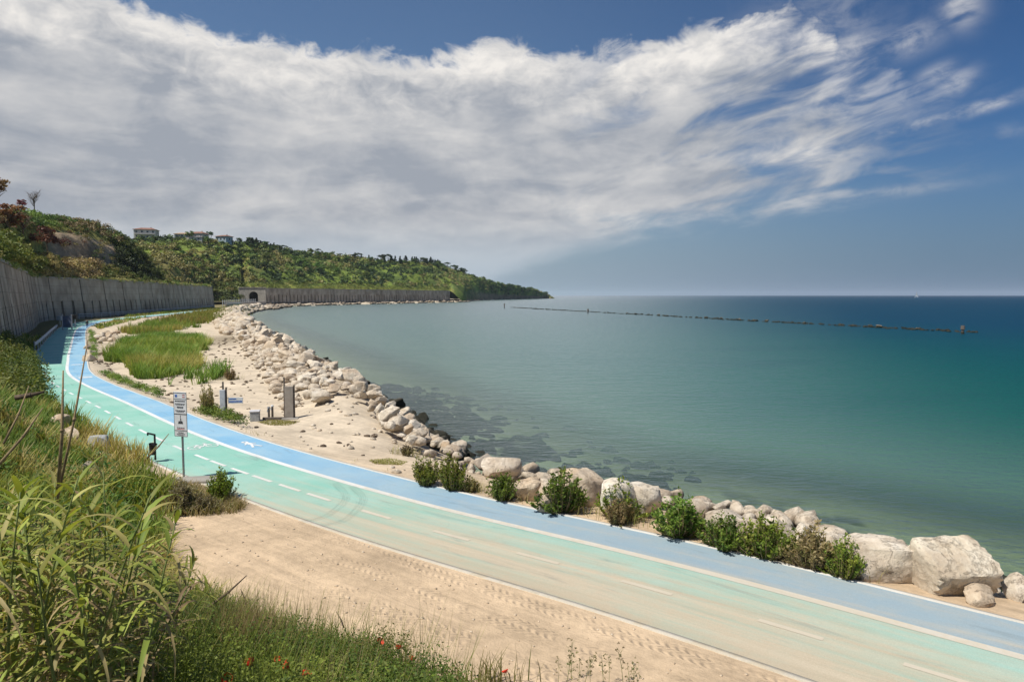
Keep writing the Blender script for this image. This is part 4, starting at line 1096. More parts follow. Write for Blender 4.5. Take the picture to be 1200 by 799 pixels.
scrub('hillside_scrub', FV, FF, FPXS, 2600, lambda p, f: (p > 130) & (f > .10) & (f < 1.06), (1.2, 3.2), 34, .62, PAL, 'green and olive scrub covering the far hillside and headland', 71)
scrub('slope_scrub', NV, NF, NPX, 620, lambda p, f: (p > 138) & (p < 189) & (f > .16) & (f < 1.3), (.8, 2.0), 95, .36, PAL[:4] + [PAL[5]], 'dark scrub on the steep spur at the right end of the near cliff', 72)
scrub('cliff_top_scrub', NV, NF, NPX, 520, lambda p, f: (p > -70) & (p < 140) & (f > .72) & (f < 1.12), (.7, 1.7), 95, .34, [PAL[1], PAL[2], PAL[3], (.17, .23, .05), PAL[2], (.20, .14, .08)], 'green scrub along the top of the near cliff', 73)
scrub('cliff_face_scrub', NV, NF, NPX, 150, lambda p, f: (p > -70) & (p < 130) & (f > .26) & (f < .72), (.5, 1.4), 80, .34, [PAL[0], PAL[5], PAL[6], (.19, .10, .05), PAL[1], PAL[6]], 'brown and dark brush clinging to the near cliff', 74)
scrub('wall_top_brush', NV, NF, NPX, 420, lambda p, f: (p > -90) & (p < 62) & (f > .06) & (f < .26), (.9, 1.8), 130, .30, [(.22, .29, .055), (.27, .31, .07), (.17, .25, .05)], 'bright green bushes growing on top of the sea wall', 75)
scrub('dry_brush', NV, NF, NPX, 300, lambda p, f: (p > 40) & (p < 112) & (f > .01) & (f < .24), (1.0, 2.0), 150, .26, [(.44, .36, .15), (.38, .28, .13), (.28, .21, .11), (.40, .36, .12)], 'straw coloured dry brush hanging over the top of the sea wall', 76)
scrub('ledge_grass', NV, NF, NPX, 420, lambda p, f: (p > 100) & (p < 190) & (f > .0) & (f < .24), (.5, 1.0), 70, .36, [(.17, .18, .05), (.22, .19, .07), (.12, .15, .04)], 'yellow green grass on the ledge behind the sea wall', 77)
scrub('gallery_roof_grass', FV, FF, FPXS, 900, lambda p, f: (p > 286) & (p < 530) & (f > .0) & (f < .12), (.8, 1.5), 24, .5, [(.17, .19, .045), (.22, .21, .06), (.13, .17, .04)], 'light green grass strip on top of the gallery wall', 78)
scrub('tunnel_side_brush', FV, FF, FPXS, 260, lambda p, f: (p > 236) & (p < 290) & (f > .0) & (f < .22), (1.2, 2.6), 34, .55, PAL[:4], 'dark bushes around the tunnel mouth', 79)
rg = np.random.default_rng(80); C_, R_ = [], []
for i in range(230):
    k = int(rg.integers(10, len(_w1) - 2)); p = _w1[k] + right_normals(_w1)[k] * rg.uniform(1.0, 1.75); q_ = rg.uniform(.25, .7) * (1 + k / 260); C_.append((p[0], p[1], 8.95 + rg.uniform(-.3, .25))); R_.append((q_, q_, q_ * .8))
Vv, F, c = leaf_cloud(np.array(C_), np.array(R_), 60, np.array(R_)[:, 0] * .35, pick([(.20, .24, .06), (.30, .26, .11), (.14, .18, .045), (.34, .28, .13)], 230, rg), rg)
stuff(mesh_np('overhanging_plants', Vv, F, M['leaf_far'], col=c), 'grass and creepers hanging over the top edge of the grey sea wall', 'plants')
# single trees on the near cliff
def single(key, px, py, Y, h, label, cat='tree', w=1.0, **k):
    t = make_tree(*k['mk'], label=label, cat=cat); v = D(px, py, Y); t.location = [float(i) for i in v]; t.scale = (h * w, h * w, h); return t
single('x', -2, 240, 118, 4.6, 'rust leaved tree on the cliff edge cut by the left picture edge', mk=('tree', 'round', 31, 60, .085, RUST_P))
single('x', 40, 250, 165, 6.0, 'bare grey tree with thin twigs standing on the cliff top', mk=('bare_tree', 'bare', 32, 8, .03, [(.2, .15, .12)]))
single('x', 26, 246, 160, 2.6, 'small red leaved tree beside the bare tree on the cliff top', mk=('tree', 'round', 33, 60, .09, [(.30, .05, .04), (.2, .06, .04)]))
single('x', 12, 281, 112, 6.0, 'rusty brown tree on the slope at the far left', mk=('tree', 'round', 34, 80, .08, RUST_P), w=1.1)
single('x', 56, 290, 150, 6.2, 'orange brown shrub on the cliff face above the straw brush', 'bush', mk=('bush', 'bush', 35, 90, .09, RUST_P), w=1.1)
single('x', 27, 285, 130, 7.0, 'pale leafless tree on the slope above the green bushes', mk=('bare_tree', 'bare', 36, 10, .03, [(.24, .18, .14)]))
single('x', 6, 292, 100, 3.0, 'dark green bush on the slope at the left picture edge', 'bush', mk=('bush', 'bush', 37, 90, .09, DARK_P), w=1.2)

# ------------------------------------------------------------------ houses on the hilltop
def hill_at(px, Y):
    k = np.nonzero(np.abs(FPXS - round(px / 2) * 2) < .5)[0]; return float(np.interp(Y, FV[k, 1], FV[k, 2]))
def house(px, py, Y, w, d, h, storeys, wallm, roofm, label, rz=0.0, roof_h=1.6, balcony=False, cols=4):
    b = D(px, py, Y); b[2] = hill_at(px, Y) + .9; r = empty('house', b, label, 'house', rz=rz)
    mb = MB(); mb.box((0, 0, h / 2 - 1.5), (w, d, h + 3)); mb.build('wall', M[wallm], r)
    rf = MB(); o = .6
    P = [(-w / 2 - o, -d / 2 - o, h), (w / 2 + o, -d / 2 - o, h), (w / 2 + o, d / 2 + o, h), (-w / 2 - o, d / 2 + o, h), (-w / 4, 0, h + roof_h), (w / 4, 0, h + roof_h)]
    Q = [(x, y, z + .18) for x, y, z in P[:4]]
    rf.add(P[:4] + Q + P[4:], [(3, 2, 1, 0), (0, 1, 5, 4), (1, 2, 6, 5), (2, 3, 7, 6), (3, 0, 4, 7), (4, 5, 9, 8), (5, 6, 9), (6, 7, 8, 9), (7, 4, 8)])
    roof = rf.build('roof', M[roofm], r)
    ch = MB(); ch.box((w * .2, d * .1, h + roof_h * .9), (.6, .6, 1.4)); ch.build('chimney', M[wallm], roof)
    sh = h / storeys
    for i in range(storeys):
        for j in range(cols):
            x = -w / 2 + w * (j + .5) / cols; z = sh * i + sh * .52
            fr = MB(); fr.box((x, -d / 2 - .02, z), (1.35, .12, 1.55)); f = fr.build('window', M['render_white'], r)
            g = MB(); g.box((x, -d / 2 - .07, z), (1.1, .08, 1.3)); g.build('pane', M['glassdark'], f)
        if balcony and i > 0:
            bm = MB(); bm.box((0, -d / 2 - .75, sh * i + .02), (w * .92, 1.5, .18)); ba = bm.build('balcony', M['render_white'], r)
            rm = MB(); rm.box((0, -d / 2 - 1.46, sh * i + .98), (w * .92, .06, .07))
            for k in range(13): rm.box((-w * .45 + w * .9 * k / 12, -d / 2 - 1.46, sh * i + .54), (.05, .05, .86))
            rm.build('railing', M['railing'], ba)
    sd_ = MB(); sd_.box((w / 2 + .02, 0, h * .5), (.12, 1.3, 1.5)); f = sd_.build('window', M['render_white'], r)
    g = MB(); g.box((w / 2 + .07, 0, h * .5), (.08, 1.05, 1.25)); g.build('pane', M['glassdark'], f)
    return r
house(172, 281.8, 466, 13.5, 9, 6.2, 2, 'render_white', 'rooftile', 'large white villa with red roof and balconies standing highest on the hilltop', rz=.25, balcony=True)
house(233, 281.5, 474, 10.0, 8, 3.2, 1, 'render_cream', 'rooftile', 'low cream house with a dark red roof behind the green trees', rz=-.1, cols=3)
house(216, 280.5, 471, 10.0, 8, 2.6, 1, 'render_cream', 'rooftan', 'low house with a tan roof beside the round green tree', rz=.1, cols=3, roof_h=1.2)
house(231, 284.5, 463, 8.4, 5, 2.2, 1, 'render_white', 'roofgrey', 'small white shed with a grey roof in front of the red roofed house', rz=.05, cols=2, roof_h=.8)
house(263, 286.5, 478, 8.5, 7, 3.4, 1, 'render_blue', 'rooftile', 'pale blue house with a brown roof at the right end of the row', rz=-.3, cols=3, roof_h=1.2)

# ------------------------------------------------------------------ sign beside the path
def beach_sign():
    b = G(215.5, 561); z = gz(b[0], b[1]); r = empty('beach_sign', (b[0], b[1], 0), 'white notice sign with a swimming pictogram on a steel post beside the green lane', 'sign', rz=-.30)
    p = MB(); p.tube([(0, 0, z - .3), (0, 0, 2.44)], .031, 12); p.build('post', M['galv'], r, smooth=True, angle=R(40))
    s = MB(); W, Ht, zc = .45, 1.27, 1.86
    s.box((0, -.047, zc), (W, .016, Ht), bev=.006); pl = s.build('sign_plate', M['whitepanel'], r)
    k = MB()
    for z_ in (zc - .4, zc + .4): k.box((0, -.02, z_), (.12, .05, .04))
    k.build('clamp', M['galv'], r)
    def strokes(name, items, m, y=-.0575):
        mb = MB()
        for x, z_, w, h in items: mb.box((x, y, z_ + zc), (w, .004, h))
        mb.build(name, M[m], pl)
    T = Ht / 2; rgs = random.Random(4); fr = []
    for x in (-W / 2 + .008, W / 2 - .008): fr.append((x, 0, .006, Ht - .02))
    for z_ in (T - .03, T - .205, T - .63, -T + .17, -T + .012): fr.append((0, z_, W - .03, .012 if z_ != T - .63 else .020))
    strokes('border', fr, 'ink')
    strokes('blue_symbol', [(-.13, T - .115, .075, .075)], 'blueprint'); strokes('red_symbol', [(.13, T - .085, .09, .020), (.13, T - .145, .09, .020)], 'red')
    lines = []
    def row(z_, w, h):
        x = -w / 2
        while x < w / 2 - .01:
            l = min(rgs.uniform(.025, .075), w / 2 - x); lines.append((x + l / 2, z_, l, h)); x += l + .012
    row(T - .262, .34, .030); row(T - .335, .36, .014); row(T - .365, .30, .014); row(T - .425, .22, .022); row(T - .455, .20, .014); row(T - .530, .33, .024); row(T - .565, .26, .014)
    row(-T + .255, .26, .016); row(-T + .115, .18, .022); row(-T + .075, .28, .012); row(-T + .045, .22, .012)
    strokes('lettering', lines, 'ink'); strokes('red_line', [(0, -T + .215, .26, .014)], 'red')
    g = MB(); y0, y1 = -.0595, -.0555
    def poly(P, cx=0, cz=-.20):
        n = len(P); g.add([(cx + x, y0, zc + cz + z_) for x, z_ in P] + [(cx + x, y1, zc + cz + z_) for x, z_ in P], [tuple(range(n)), tuple(range(2 * n - 1, n - 1, -1))] + [(i, n + i, n + (i + 1) % n, (i + 1) % n) for i in range(n)])
    poly([(-.005, -.02), (.02, -.02), (.018, .055), (.0, .055)]); poly([(-.075, -.02), (-.02, -.02), (.0, .0), (-.05, .012)]); poly([(.02, -.02), (.075, -.02), (.05, .016), (.015, .0)])
    poly([(.02 * math.cos(t) + .008, .075 + .02 * math.sin(t)) for t in np.linspace(0, 6.28, 10)[:-1]]); poly([(-.09, -.065), (.09, -.065), (.07, -.03), (-.07, -.03)])
    poly([(-.012, .13), (.0, .105), (.012, .13), (.0, .19)]); g.build('pictogram', M['ink'], pl)
    f = MB(); f.box((.1, -.25, z + .02), (1.6, .55, .14), rz=.2, bev=.03); o = f.build('concrete_footing', M['coping'], None); o.location = (b[0] + .2, b[1] - .05, 0)
    tag(o, 'low rough concrete footing at the base of the white notice sign', 'footing')
beach_sign()

# ------------------------------------------------------------------ black litter bin leaning in the grass
def litter_bin():
    b = G(178, 541); z = gz(b[0], b[1]); k = b[1] / FPX
    r = empty('litter_bin', (b[0], b[1], z + .08), 'black litter bin with a bent bracket rising above it at the path edge', 'bin', rz=-.35)
    m = MB(); n = 14; prof = [(.13, .28), (.16, .34), (.185, .62), (.215, .84), (.225, .86), (.205, .86), (.19, .80)]; V = []; F = []
    for rr, zz in prof:
        for i in range(n): t = 6.283 * i / n; V.append((rr * math.cos(t), rr * math.sin(t) * .8, zz))
    for j in range(len(prof) - 1):
        for i in range(n): F.append((j * n + i, j * n + (i + 1) % n, j * n + n + (i + 1) % n, j * n + n + i))
    F.append(tuple(range(n - 1, -1, -1))); F.append(tuple(range((len(prof) - 1) * n, len(prof) * n))); m.add(V, F); o = m.build('bucket', M['black'], r, smooth=True, angle=R(35)); o.rotation_euler = (0, R(8), 0)
    p = MB(); p.box((.21, .03, .68), (.075, .06, 1.36)); p.build('post', M['black'], r)
    a = MB(); a.box((-.02, .03, 1.35), (.50, .06, .075), ry=R(6)); a.box((-.25, .03, 1.30), (.05, .06, .10)); a.build('bracket', M['black'], r); r.scale = (.62, .62, .60)
litter_bin()

# ------------------------------------------------------------------ beach entrance: panels, block, taps
def panel_post(px0, px1, pyb, pyt, label, mk, side, extra, name):
    b = G((px0 + px1) / 2, pyb, -.15); z = gz(b[0], b[1]); b = G((px0 + px1) / 2, pyb, z); k = b[1] / FPX; w = (px1 - px0) * k; h = (pyb - pyt) * k
    r = empty(name, (b[0], b[1], z), label, 'panel', rz=.12)
    m = MB(); m.box((0, 0, h / 2), (w, .10, h), bev=.01); m.build('board', M[mk], r)
    for s, eh in extra:
        t = MB(); t.box((s * (w / 2 + .03), .05, (h + eh) / 2 - .1), (.055, .075, h + eh + .2)); t.build('edge_post', M['timber'], r)
    f = MB(); f.box((.05, 0, .02), (w + .34, .4, .09), bev=.02); f.build('foot', M['coping'], r)
    return r, w, h
r, w, h = panel_post(258.5, 264.5, 489, 456, 'narrow pale grey panel with dark timber edges standing among low green shrubs', 'palepanel', 1, [(1, .10), (.1, .34)], 'entrance_panel')
m = MB(); m.box((w / 2 + .42, .03, h * .60), (.62, .02, .27), bev=.004); pn = m.build('name_board', M['whitepanel'], r)
m = MB(); m.box((w / 2 + .30, .018, h * .60 + .07), (.30, .004, .05)); m.box((w / 2 + .42, .018, h * .60 - .045), (.56, .004, .06)); m.build('blue_lettering', M['blueprint'], pn)
m = MB(); m.tube([(w / 2, .035, h * .60 + .10), (w / 2 + .74, .035, h * .60 + .10)], .012, 6); m.build('bracket', M['timber'], r)
panel_post(334.5, 344, 491, 452, 'wide taupe panel with a thin pole on its edge standing in front of the boulders', 'taupe', -1, [(-1, .38), (1, .05)], 'entrance_panel')
b = G(299, 494, -.15); z = gz(b[0], b[1])
r = empty('cement_block', (b[0], b[1], z), 'grey cement box with a paler lid on the beach between the two panels', 'box', rz=.25)
m = MB(); m.box((0, 0, .19), (.38, .38, .40), bev=.02); m.build('body', M['greybox'], r); m = MB(); m.box((0, 0, .42), (.42, .42, .05), bev=.015); m.build('lid', M['palepanel'], r)
for px, lab in ((315.2, 'shorter dark standpipe tap at the left of a pair on the beach'), (319.4, 'taller dark standpipe tap with a white top beside the taupe panel')):
    b = G(px, 491, -.15); z = gz(b[0], b[1]); hh = .44 if px < 317 else .52
    r = empty('standpipe', (b[0], b[1], z), lab, 'tap'); m = MB(); m.tube([(0, 0, -.1), (0, 0, hh)], .05, 8); m.build('pipe', M['timber'], r, smooth=True, angle=R(40))
    m = MB(); m.tube([(0, 0, hh - .06), (0, -.14, hh - .05), (0, -.16, hh - .14)], .025, 6); m.build('spout', M['galv'], r); m = MB(); m.tube([(0, 0, hh), (0, 0, hh + .06)], [.07, .055], 8); m.build('cap', M['whitepanel'] if px > 317 else M['galv'], r)
b = G(322, 493, -.15); z = gz(b[0], b[1]); m = MB(); m.box((0, 0, .06), (1.0, .12, .12), bev=.015); o = m.build('timber_beam', M['timber']); o.location = (b[0], b[1], z); o.rotation_euler = (0, 0, .08); tag(o, 'dark timber beam lying on the sand between the box and taupe panel', 'beam')
b = G(280, 491, -.15); V, F = boulder(2, 77, (.35, .25, .28), 9); o = rock_mesh('boulder', V, F, M['stone_dark']); o.location = (b[0], b[1], gz(b[0], b[1]) + .1); tag(o, 'small dark rock left of the grey cement box', 'boulder')

# ------------------------------------------------------------------ things near the wall and out at sea
def guard_rail(pts, h, label, name, mk='railing', post=2.6, rad=.05, rails=2, cat='railing'):
    L = spline(pts, .6, 2); r = empty(name, (0, 0, 0), label, cat)
    for j in range(rails):
        zz = h * (1 - j * .42); m = MB(); m.tube([(x, y, gz(x, y) + zz) for x, y in L], rad, 6); m.build('rail', M[mk], r, smooth=True)
    tot = poly_at(L, 0)[1]; s = .2
    while s < tot:
        p, _ = poly_at(L, s); z = gz(*p); m = MB(); m.tube([(p[0], p[1], z - .2), (p[0], p[1], z + h)], rad * .9, 6); m.build('post', M[mk], r); s += post
    return r
pt = spline(WALL1, 1.0, 3); wn = right_normals(pt)
def along_wall(y0, y1, off): k = (pt[:, 1] >= y0) & (pt[:, 1] <= y1); return (pt[k] + wn[k] * off)[::3]
guard_rail(along_wall(150, 284, 2.2), 1.0, 'pale metal railing running along the foot of the grey sea wall', 'railing', post=5.0, rad=.085)
def crash_barrier():
    P = spline([G(x, y, 1.0)[:2] for x, y in [(40, 400), (47, 395), (53, 390), (60, 384), (67, 379)]], .6, 3); r = empty('crash_barrier', (0, 0, 0), 'pale bent crash barrier between the wall foot and the shaded green lane', 'barrier')
    n = right_normals(P); V = []; F = []
    for i, (p, q_) in enumerate(zip(P, n)):
        z = max(gz(*p), 0) + .55
        for d, h in ((0, 0), (.07, .06), (0, .14), (.07, .22), (0, .30)): V.append((p[0] + q_[0] * d, p[1] + q_[1] * d, z + h)); 
        for d, h in ((-.02, .30), (-.02, 0)): V.append((p[0] + q_[0] * d, p[1] + q_[1] * d, z + h))
    for i in range(len(P) - 1):
        for j in range(7): F.append((i * 7 + j, i * 7 + (j + 1) % 7, i * 7 + 7 + (j + 1) % 7, i * 7 + 7 + j))
    m = MB(); m.add(V, F); m.build('beam', M['railing'], r)
    for i in range(2, len(P), 6):
        p = P[i] - n[i] * .08; m = MB(); z = gz(*p); m.box((p[0], p[1], z + .4), (.1, .1, 1.0)); m.build('post', M['galv'], r)
crash_barrier()
def wall_stairs():
    b = G(79, 386.5, 0); r = empty('notice_board', (b[0], b[1], gz(b[0], b[1])), 'dark blue grey panel between pale posts at the foot of the sea wall', 'board', rz=.2)
    m = MB(); m.box((0, 0, 1.25), (1.1, .08, 1.7)); m.build('panel', M['blueboard'], r)
    for s in (-1, 1): m = MB(); m.box((s * .62, 0, 1.15), (.14, .14, 2.5)); m.build('post', M['railing'], r)
    b = G(70, 381, 0); r = empty('cabinet', (b[0], b[1], gz(b[0], b[1])), 'small pale grey cabinet at the wall foot beside the blue grey panel', 'cabinet')
    m = MB(); m.box((0, 0, 1.2), (.75, .4, .75), bev=.03); m.build('body', M['palepanel'], r); m = MB(); m.box((0, 0, .4), (.2, .2, .9)); m.build('stand', M['galv'], r)
    b = G(88, 384, 0); r = empty('equipment_box', (b[0], b[1], gz(b[0], b[1])), 'black square box on a post right of the blue grey panel', 'box')
    m = MB(); m.box((0, 0, 1.75), (.6, .35, .7), bev=.03); m.build('body', M['black'], r); m = MB(); m.box((0, .05, .7), (.12, .12, 1.5)); m.build('post', M['railing'], r)
M['blueboard'] = simple('blue_grey_board', (0.10, 0.13, 0.20), .6, .2, 2)
wall_stairs()
def person():
    b = G(102.3, 385.0, 0.0)
    import bmesh
    J = dict(pel=(0, 0, .88), chest=(0, .02, 1.28), neck=(0, .03, 1.45), head=(0, .01, 1.60), top=(0, .02, 1.70), hl=(-.09, 0, .84), kl=(-.10, -.08, .47), al=(-.10, .06, .08), fl=(-.10, -.08, .04),
             hr=(.09, 0, .84), kr=(.10, .02, .46), ar=(.10, .16, .10), fr=(.10, .04, .05), sl=(-.19, .02, 1.36), el=(-.25, .05, 1.08), wl=(-.23, -.06, .84), sr=(.19, .02, 1.36), er=(.25, .02, 1.08), wr=(.23, .10, .84))
    rad = dict(pel=.15, chest=.16, neck=.06, head=.10, top=.06, hl=.09, kl=.06, al=.045, fl=.04, hr=.09, kr=.06, ar=.045, fr=.04, sl=.07, el=.05, wl=.035, sr=.07, er=.05, wr=.035)
    E = [('pel', 'chest'), ('chest', 'neck'), ('neck', 'head'), ('head', 'top'), ('pel', 'hl'), ('hl', 'kl'), ('kl', 'al'), ('al', 'fl'), ('pel', 'hr'), ('hr', 'kr'), ('kr', 'ar'), ('ar', 'fr'), ('chest', 'sl'), ('sl', 'el'), ('el', 'wl'), ('chest', 'sr'), ('sr', 'er'), ('er', 'wr')]
    ks = list(J); me = bpy.data.meshes.new('person'); me.from_pydata([J[k] for k in ks], [(ks.index(a), ks.index(c)) for a, c in E], [])
    tmp = bpy.data.objects.new('tmp_person', me); COL.objects.link(tmp); sm = tmp.modifiers.new('s', 'SKIN'); tmp.modifiers.new('d', 'SUBSURF').levels = 1
    for i, k in enumerate(ks): me.skin_vertices[0].data[i].radius = (rad[k], rad[k])
    me.skin_vertices[0].data[0].use_root = True
    bpy.context.view_layer.update(); ev = tmp.evaluated_get(bpy.context.evaluated_depsgraph_get()); m2 = bpy.data.meshes.new_from_object(ev); bpy.data.objects.remove(tmp)
    m2.materials.clear()
    for k in ('skin', 'trousers', 'black'): m2.materials.append(M[k])
    for p in m2.polygons:
        z = p.center.z; p.material_index = 1 if z < .92 and abs(p.center.x) < .18 else (2 if (z < 1.46 and z > .92) or (z > 1.62 and p.center.y > .0) else 0)
        p.use_smooth = True
    o = bpy.data.objects.new('person', m2); COL.objects.link(o); o.location = [float(i) for i in b]; o.rotation_euler = (0, 0, .6); o.scale = (.78, .78, .78)
    tag(o, 'small person in a black top and blue trousers walking on the far path', 'person')
person()
def marker(px, pyb, pyt, z, rad, mk, label, name='marker_post', capm=None, base=True):
    b = G(px, pyb, z); h = (pyb - pyt) * b[1] / FPX; r = empty(name, b, label, 'post')
    m = MB(); m.tube([(0, 0, -1.2), (0, 0, h)], [rad * 1.1, rad], 8); m.build('pole', M[mk], r, smooth=True, angle=R(40))
    if capm: m = MB(); m.tube([(0, 0, h - rad), (0, 0, h + rad * 2.2)], [rad * 1.7, rad * 1.4], 8); m.build('top_mark', M[capm], r)
    if base: m = MB(); m.tube([(0, 0, -.9), (0, 0, .25)], [rad * 1.7, rad * 1.2], 9); m.build('base', M['stone_dark'], r)
marker(1128, 390.5, 384.5, SEA + .1, .20, 'timber', 'dark thick post on the right end of the breakwater', capm='timber')
marker(689, 366.8, 363.3, SEA, .20, 'timber', 'thin dark post in the middle of the breakwater line', capm='timber')
marker(591, 360.8, 356.8, SEA, .22, 'timber', 'thin dark post standing in the bay at the left end of breakwater', capm='timber')
marker(366, 431, 416.5, -.3, .035, 'orange', 'thin faded orange pole standing on the embankment boulders', name='orange_pole', base=False)
def sailboat():
    b = G(1074, 348.7, SEA); k = b[1] / FPX; r = empty('sailboat', b, 'tiny white sailboat on the horizon at the right', 'boat', rz=.3); r.scale = (1.35, 1.35, 1.35); L = 9.5
    m = MB(); st = [(-1, .5, 1.0), (-.5, .95, .9), (0, 1, .85), (.5, .7, .9), (1, .05, 1.15)]; V = []; F = []
    for x, w, z in st: V += [(x * L / 2, -w * 1.4, z), (x * L / 2, -w * .8, -.3), (x * L / 2, w * .8, -.3), (x * L / 2, w * 1.4, z)]
    for i in range(4):
        for j in range(3): F.append((i * 4 + j, i * 4 + j + 1, i * 4 + 5 + j, i * 4 + 4 + j))
        F.append((i * 4 + 3, i * 4, i * 4 + 4, i * 4 + 7))
    F += [(0, 1, 2, 3), (19, 18, 17, 16)]; m.add(V, F); m.build('hull', M['white'], r)
    m = MB(); m.tube([(.6, 0, .8), (.6, 0, 13.5)], .10, 6); m.build('mast', M['galv'], r)
    def sail(nm, P, bulge):
        V = []; F = []; n = 8
        for i in range(n + 1):
            t = i / n
            for j in range(n + 1):
                u = j / n; a = np.array(P[0]) * (1 - t) + np.array(P[2]) * t; c = np.array(P[1]) * (1 - t) + np.array(P[2]) * t; p = a * (1 - u) + c * u
                p[1] += bulge * math.sin(math.pi * u) * (1 - t); V.append(tuple(p))
        for i in range(n):
            for j in range(n): q_ = i * (n + 1) + j; F.append((q_, q_ + 1, q_ + n + 2, q_ + n + 1))
        k_ = len(V); V2 = V + [(x, y + .04, z) for x, y, z in V]; F2 = F + [tuple(i + k_ for i in f[::-1]) for f in F]
        mm = MB(); mm.add(V2, F2); mm.build(nm, M['white'], r)
    sail('mainsail', [(.5, 0, 2.0), (-4.2, .5, 2.0), (.5, 0, 13.2)], .6); sail('jib', [(4.4, 0, 1.4), (.9, .6, 1.8), (.75, 0, 11.8)], .5)
sailboat()
def site_fence():
    r = empty('fence', (0, 0, 0), 'pale post and rail fence between the end of the sea wall and tunnel mouth', 'fence'); P = [np.array((-127.0 + 0, 300.0)), np.array((-140.0, 352.0)), np.array((-150.0, 400.0))]
    m = MB()
    for j in range(3): m.tube([(p[0], p[1], 1.2 + .75 * j) for p in P], .09, 5)
    m.build('rail', M['railing'], r)
    for s in np.arange(0, poly_at(P, 0)[1], 6.0):
        p, _ = poly_at(P, s); m = MB(); m.box((p[0], p[1], 1.4), (.22, .22, 3.6)); m.build('post', M['railing'], r)
    r = empty('low_wall', (0, 0, 0), 'low pale concrete wall running from the sea wall end towards the tunnel', 'wall'); m = MB(); a, b = P[0] + (1.5, 0), P[-1] + (6, 0); d = b - a; c = (a + b) / 2
    m.box((c[0], c[1], .5), (np.linalg.norm(d), .5, 2.2), rz=math.atan2(d[1], d[0])); m.build('body', M['coping'], r); m = MB(); m.box((c[0], c[1], 1.65), (np.linalg.norm(d), .7, .12), rz=math.atan2(d[1], d[0])); m.build('capping', M['palepanel'], r)
site_fence()
# concrete slab and pale stones lying on the grassy bank
STONES = []
def bank_px(px, py):
    """point of the bank seen at a pixel of the photograph"""
    d = ray(px, py); o = np.array([0, 0, CAM_H])
    for t in np.arange(3, 60, .15):
        p = o + d * t
        if p[2] <= gz(p[0], p[1]): return p
    return o + d * 30
for (px, py, w, h, mk, label, blk, rz, sd) in [(116, 526, 26, 13, 'greybox', 'flat grey concrete slab lying on the grassy bank', .95, .15, 51), (86, 520, 26, 16, 'stone_tan', 'sandy stone behind the grey slab on the grassy bank', .5, -.5, 52),
                                             (72, 502, 24, 14, 'stone_tan', 'pale ledge stone highest on the grassy bank', .6, -.6, 53), (104, 557, 16, 14, 'stone', 'pale round stone low on the bank among the reeds', .2, 0, 54), (118, 541, 26, 10, 'stone_tan', 'low sandy stone just below the grey slab', .3, .2, 55)]:
    p = bank_px(px, py); STONES.append(p); k = p[1] / FPX; V, F = boulder(3, sd, (w * k, w * k * .7, h * k * 1.3), 8, .05, .12, blk); V = V @ np.array(Matrix.Rotation(rz, 3, 'Z')).T
    o = rock_mesh('concrete_slab' if mk == 'greybox' else 'boulder', V, F, M[mk]); o.location = (p[0], p[1], p[2] + h * k * .62); tag(o, label, 'slab' if mk == 'greybox' else 'boulder')

# ------------------------------------------------------------------ bushes along the path
def make_shrub(seed, pal, dry=0.0, name='bush'):
    """unit shrub about 1 m wide and 0.8 m tall: Empty > stems, foliage"""
    rg = np.random.default_rng(seed); r = empty(name, (0, 0, 0), '', 'bush'); m = MB(); V_, F_, C_, k = [], [], [], 0
    pal = np.array(pal)
    for i in range(125):
        a = rg.uniform(0, 6.283); o = rg.random() ** .6 * .5 * (1 + .30 * math.sin(2 * a + seed) + .22 * math.sin(3 * a + 2 * seed)); b = np.array([math.cos(a) * o * .35, math.sin(a) * o * .35, -.03])
        hgt = .82 * math.sqrt(max(.08, 1 - (o / .66) ** 2)) * rg.uniform(.55, 1.18) * (1 + .12 * math.sin(a * 2 + 1.7 * seed)); e = np.array([math.cos(a) * o, math.sin(a) * o, max(hgt, .12)])
        mid = (b + e) / 2 + np.array([math.cos(a), math.sin(a), 0]) * .06
        m.tube([b, mid, e], [.008, .006, .002], 4, cap=False)
        n = int(rg.integers(22, 32)); t = rg.uniform(.12, 1.04, n)[:, None]
        p = (1 - t) ** 2 * b + 2 * t * (1 - t) * mid + t ** 2 * e
        d = rg.normal(size=(n, 3)); d[:, 2] = np.abs(d[:, 2]) * .8 + .3; d /= np.linalg.norm(d, axis=1)[:, None]
        L = rg.uniform(.06, .11, n)[:, None]; w = np.cross(d, rg.normal(size=(n, 3))); w /= np.linalg.norm(w, axis=1)[:, None]; w *= L * .23
        V_.append(np.stack([p, p + d * L * .5 + w, p + d * L, p + d * L * .5 - w], 1).reshape(-1, 3)); F_.append(np.arange(n * 4).reshape(-1, 4) + k); k += n * 4
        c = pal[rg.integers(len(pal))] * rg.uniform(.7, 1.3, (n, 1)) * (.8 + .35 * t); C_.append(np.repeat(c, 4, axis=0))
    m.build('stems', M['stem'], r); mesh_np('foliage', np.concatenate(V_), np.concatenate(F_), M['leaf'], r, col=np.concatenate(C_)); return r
GRN_A = [(.15, .205, .03), (.195, .245, .036), (.11, .165, .026), (.25, .27, .048)]
GRN_B = [(.105, .165, .026), (.14, .20, .03), (.075, .125, .022), (.18, .225, .04)]
DRYB = [(.30, .23, .11), (.24, .19, .09), (.20, .19, .07), (.34, .27, .14)]
GREYB = [(.16, .13, .085), (.12, .105, .06), (.20, .17, .10)]
SHR = {}
for i, p in enumerate((GRN_A, GRN_B, GRN_B, GRN_A)): SHR['g%d' % i] = [make_shrub(400 + i, p), False]
SHR['d'] = [make_shrub(410, DRYB), False]; SHR['k'] = [make_shrub(411, GREYB), False]
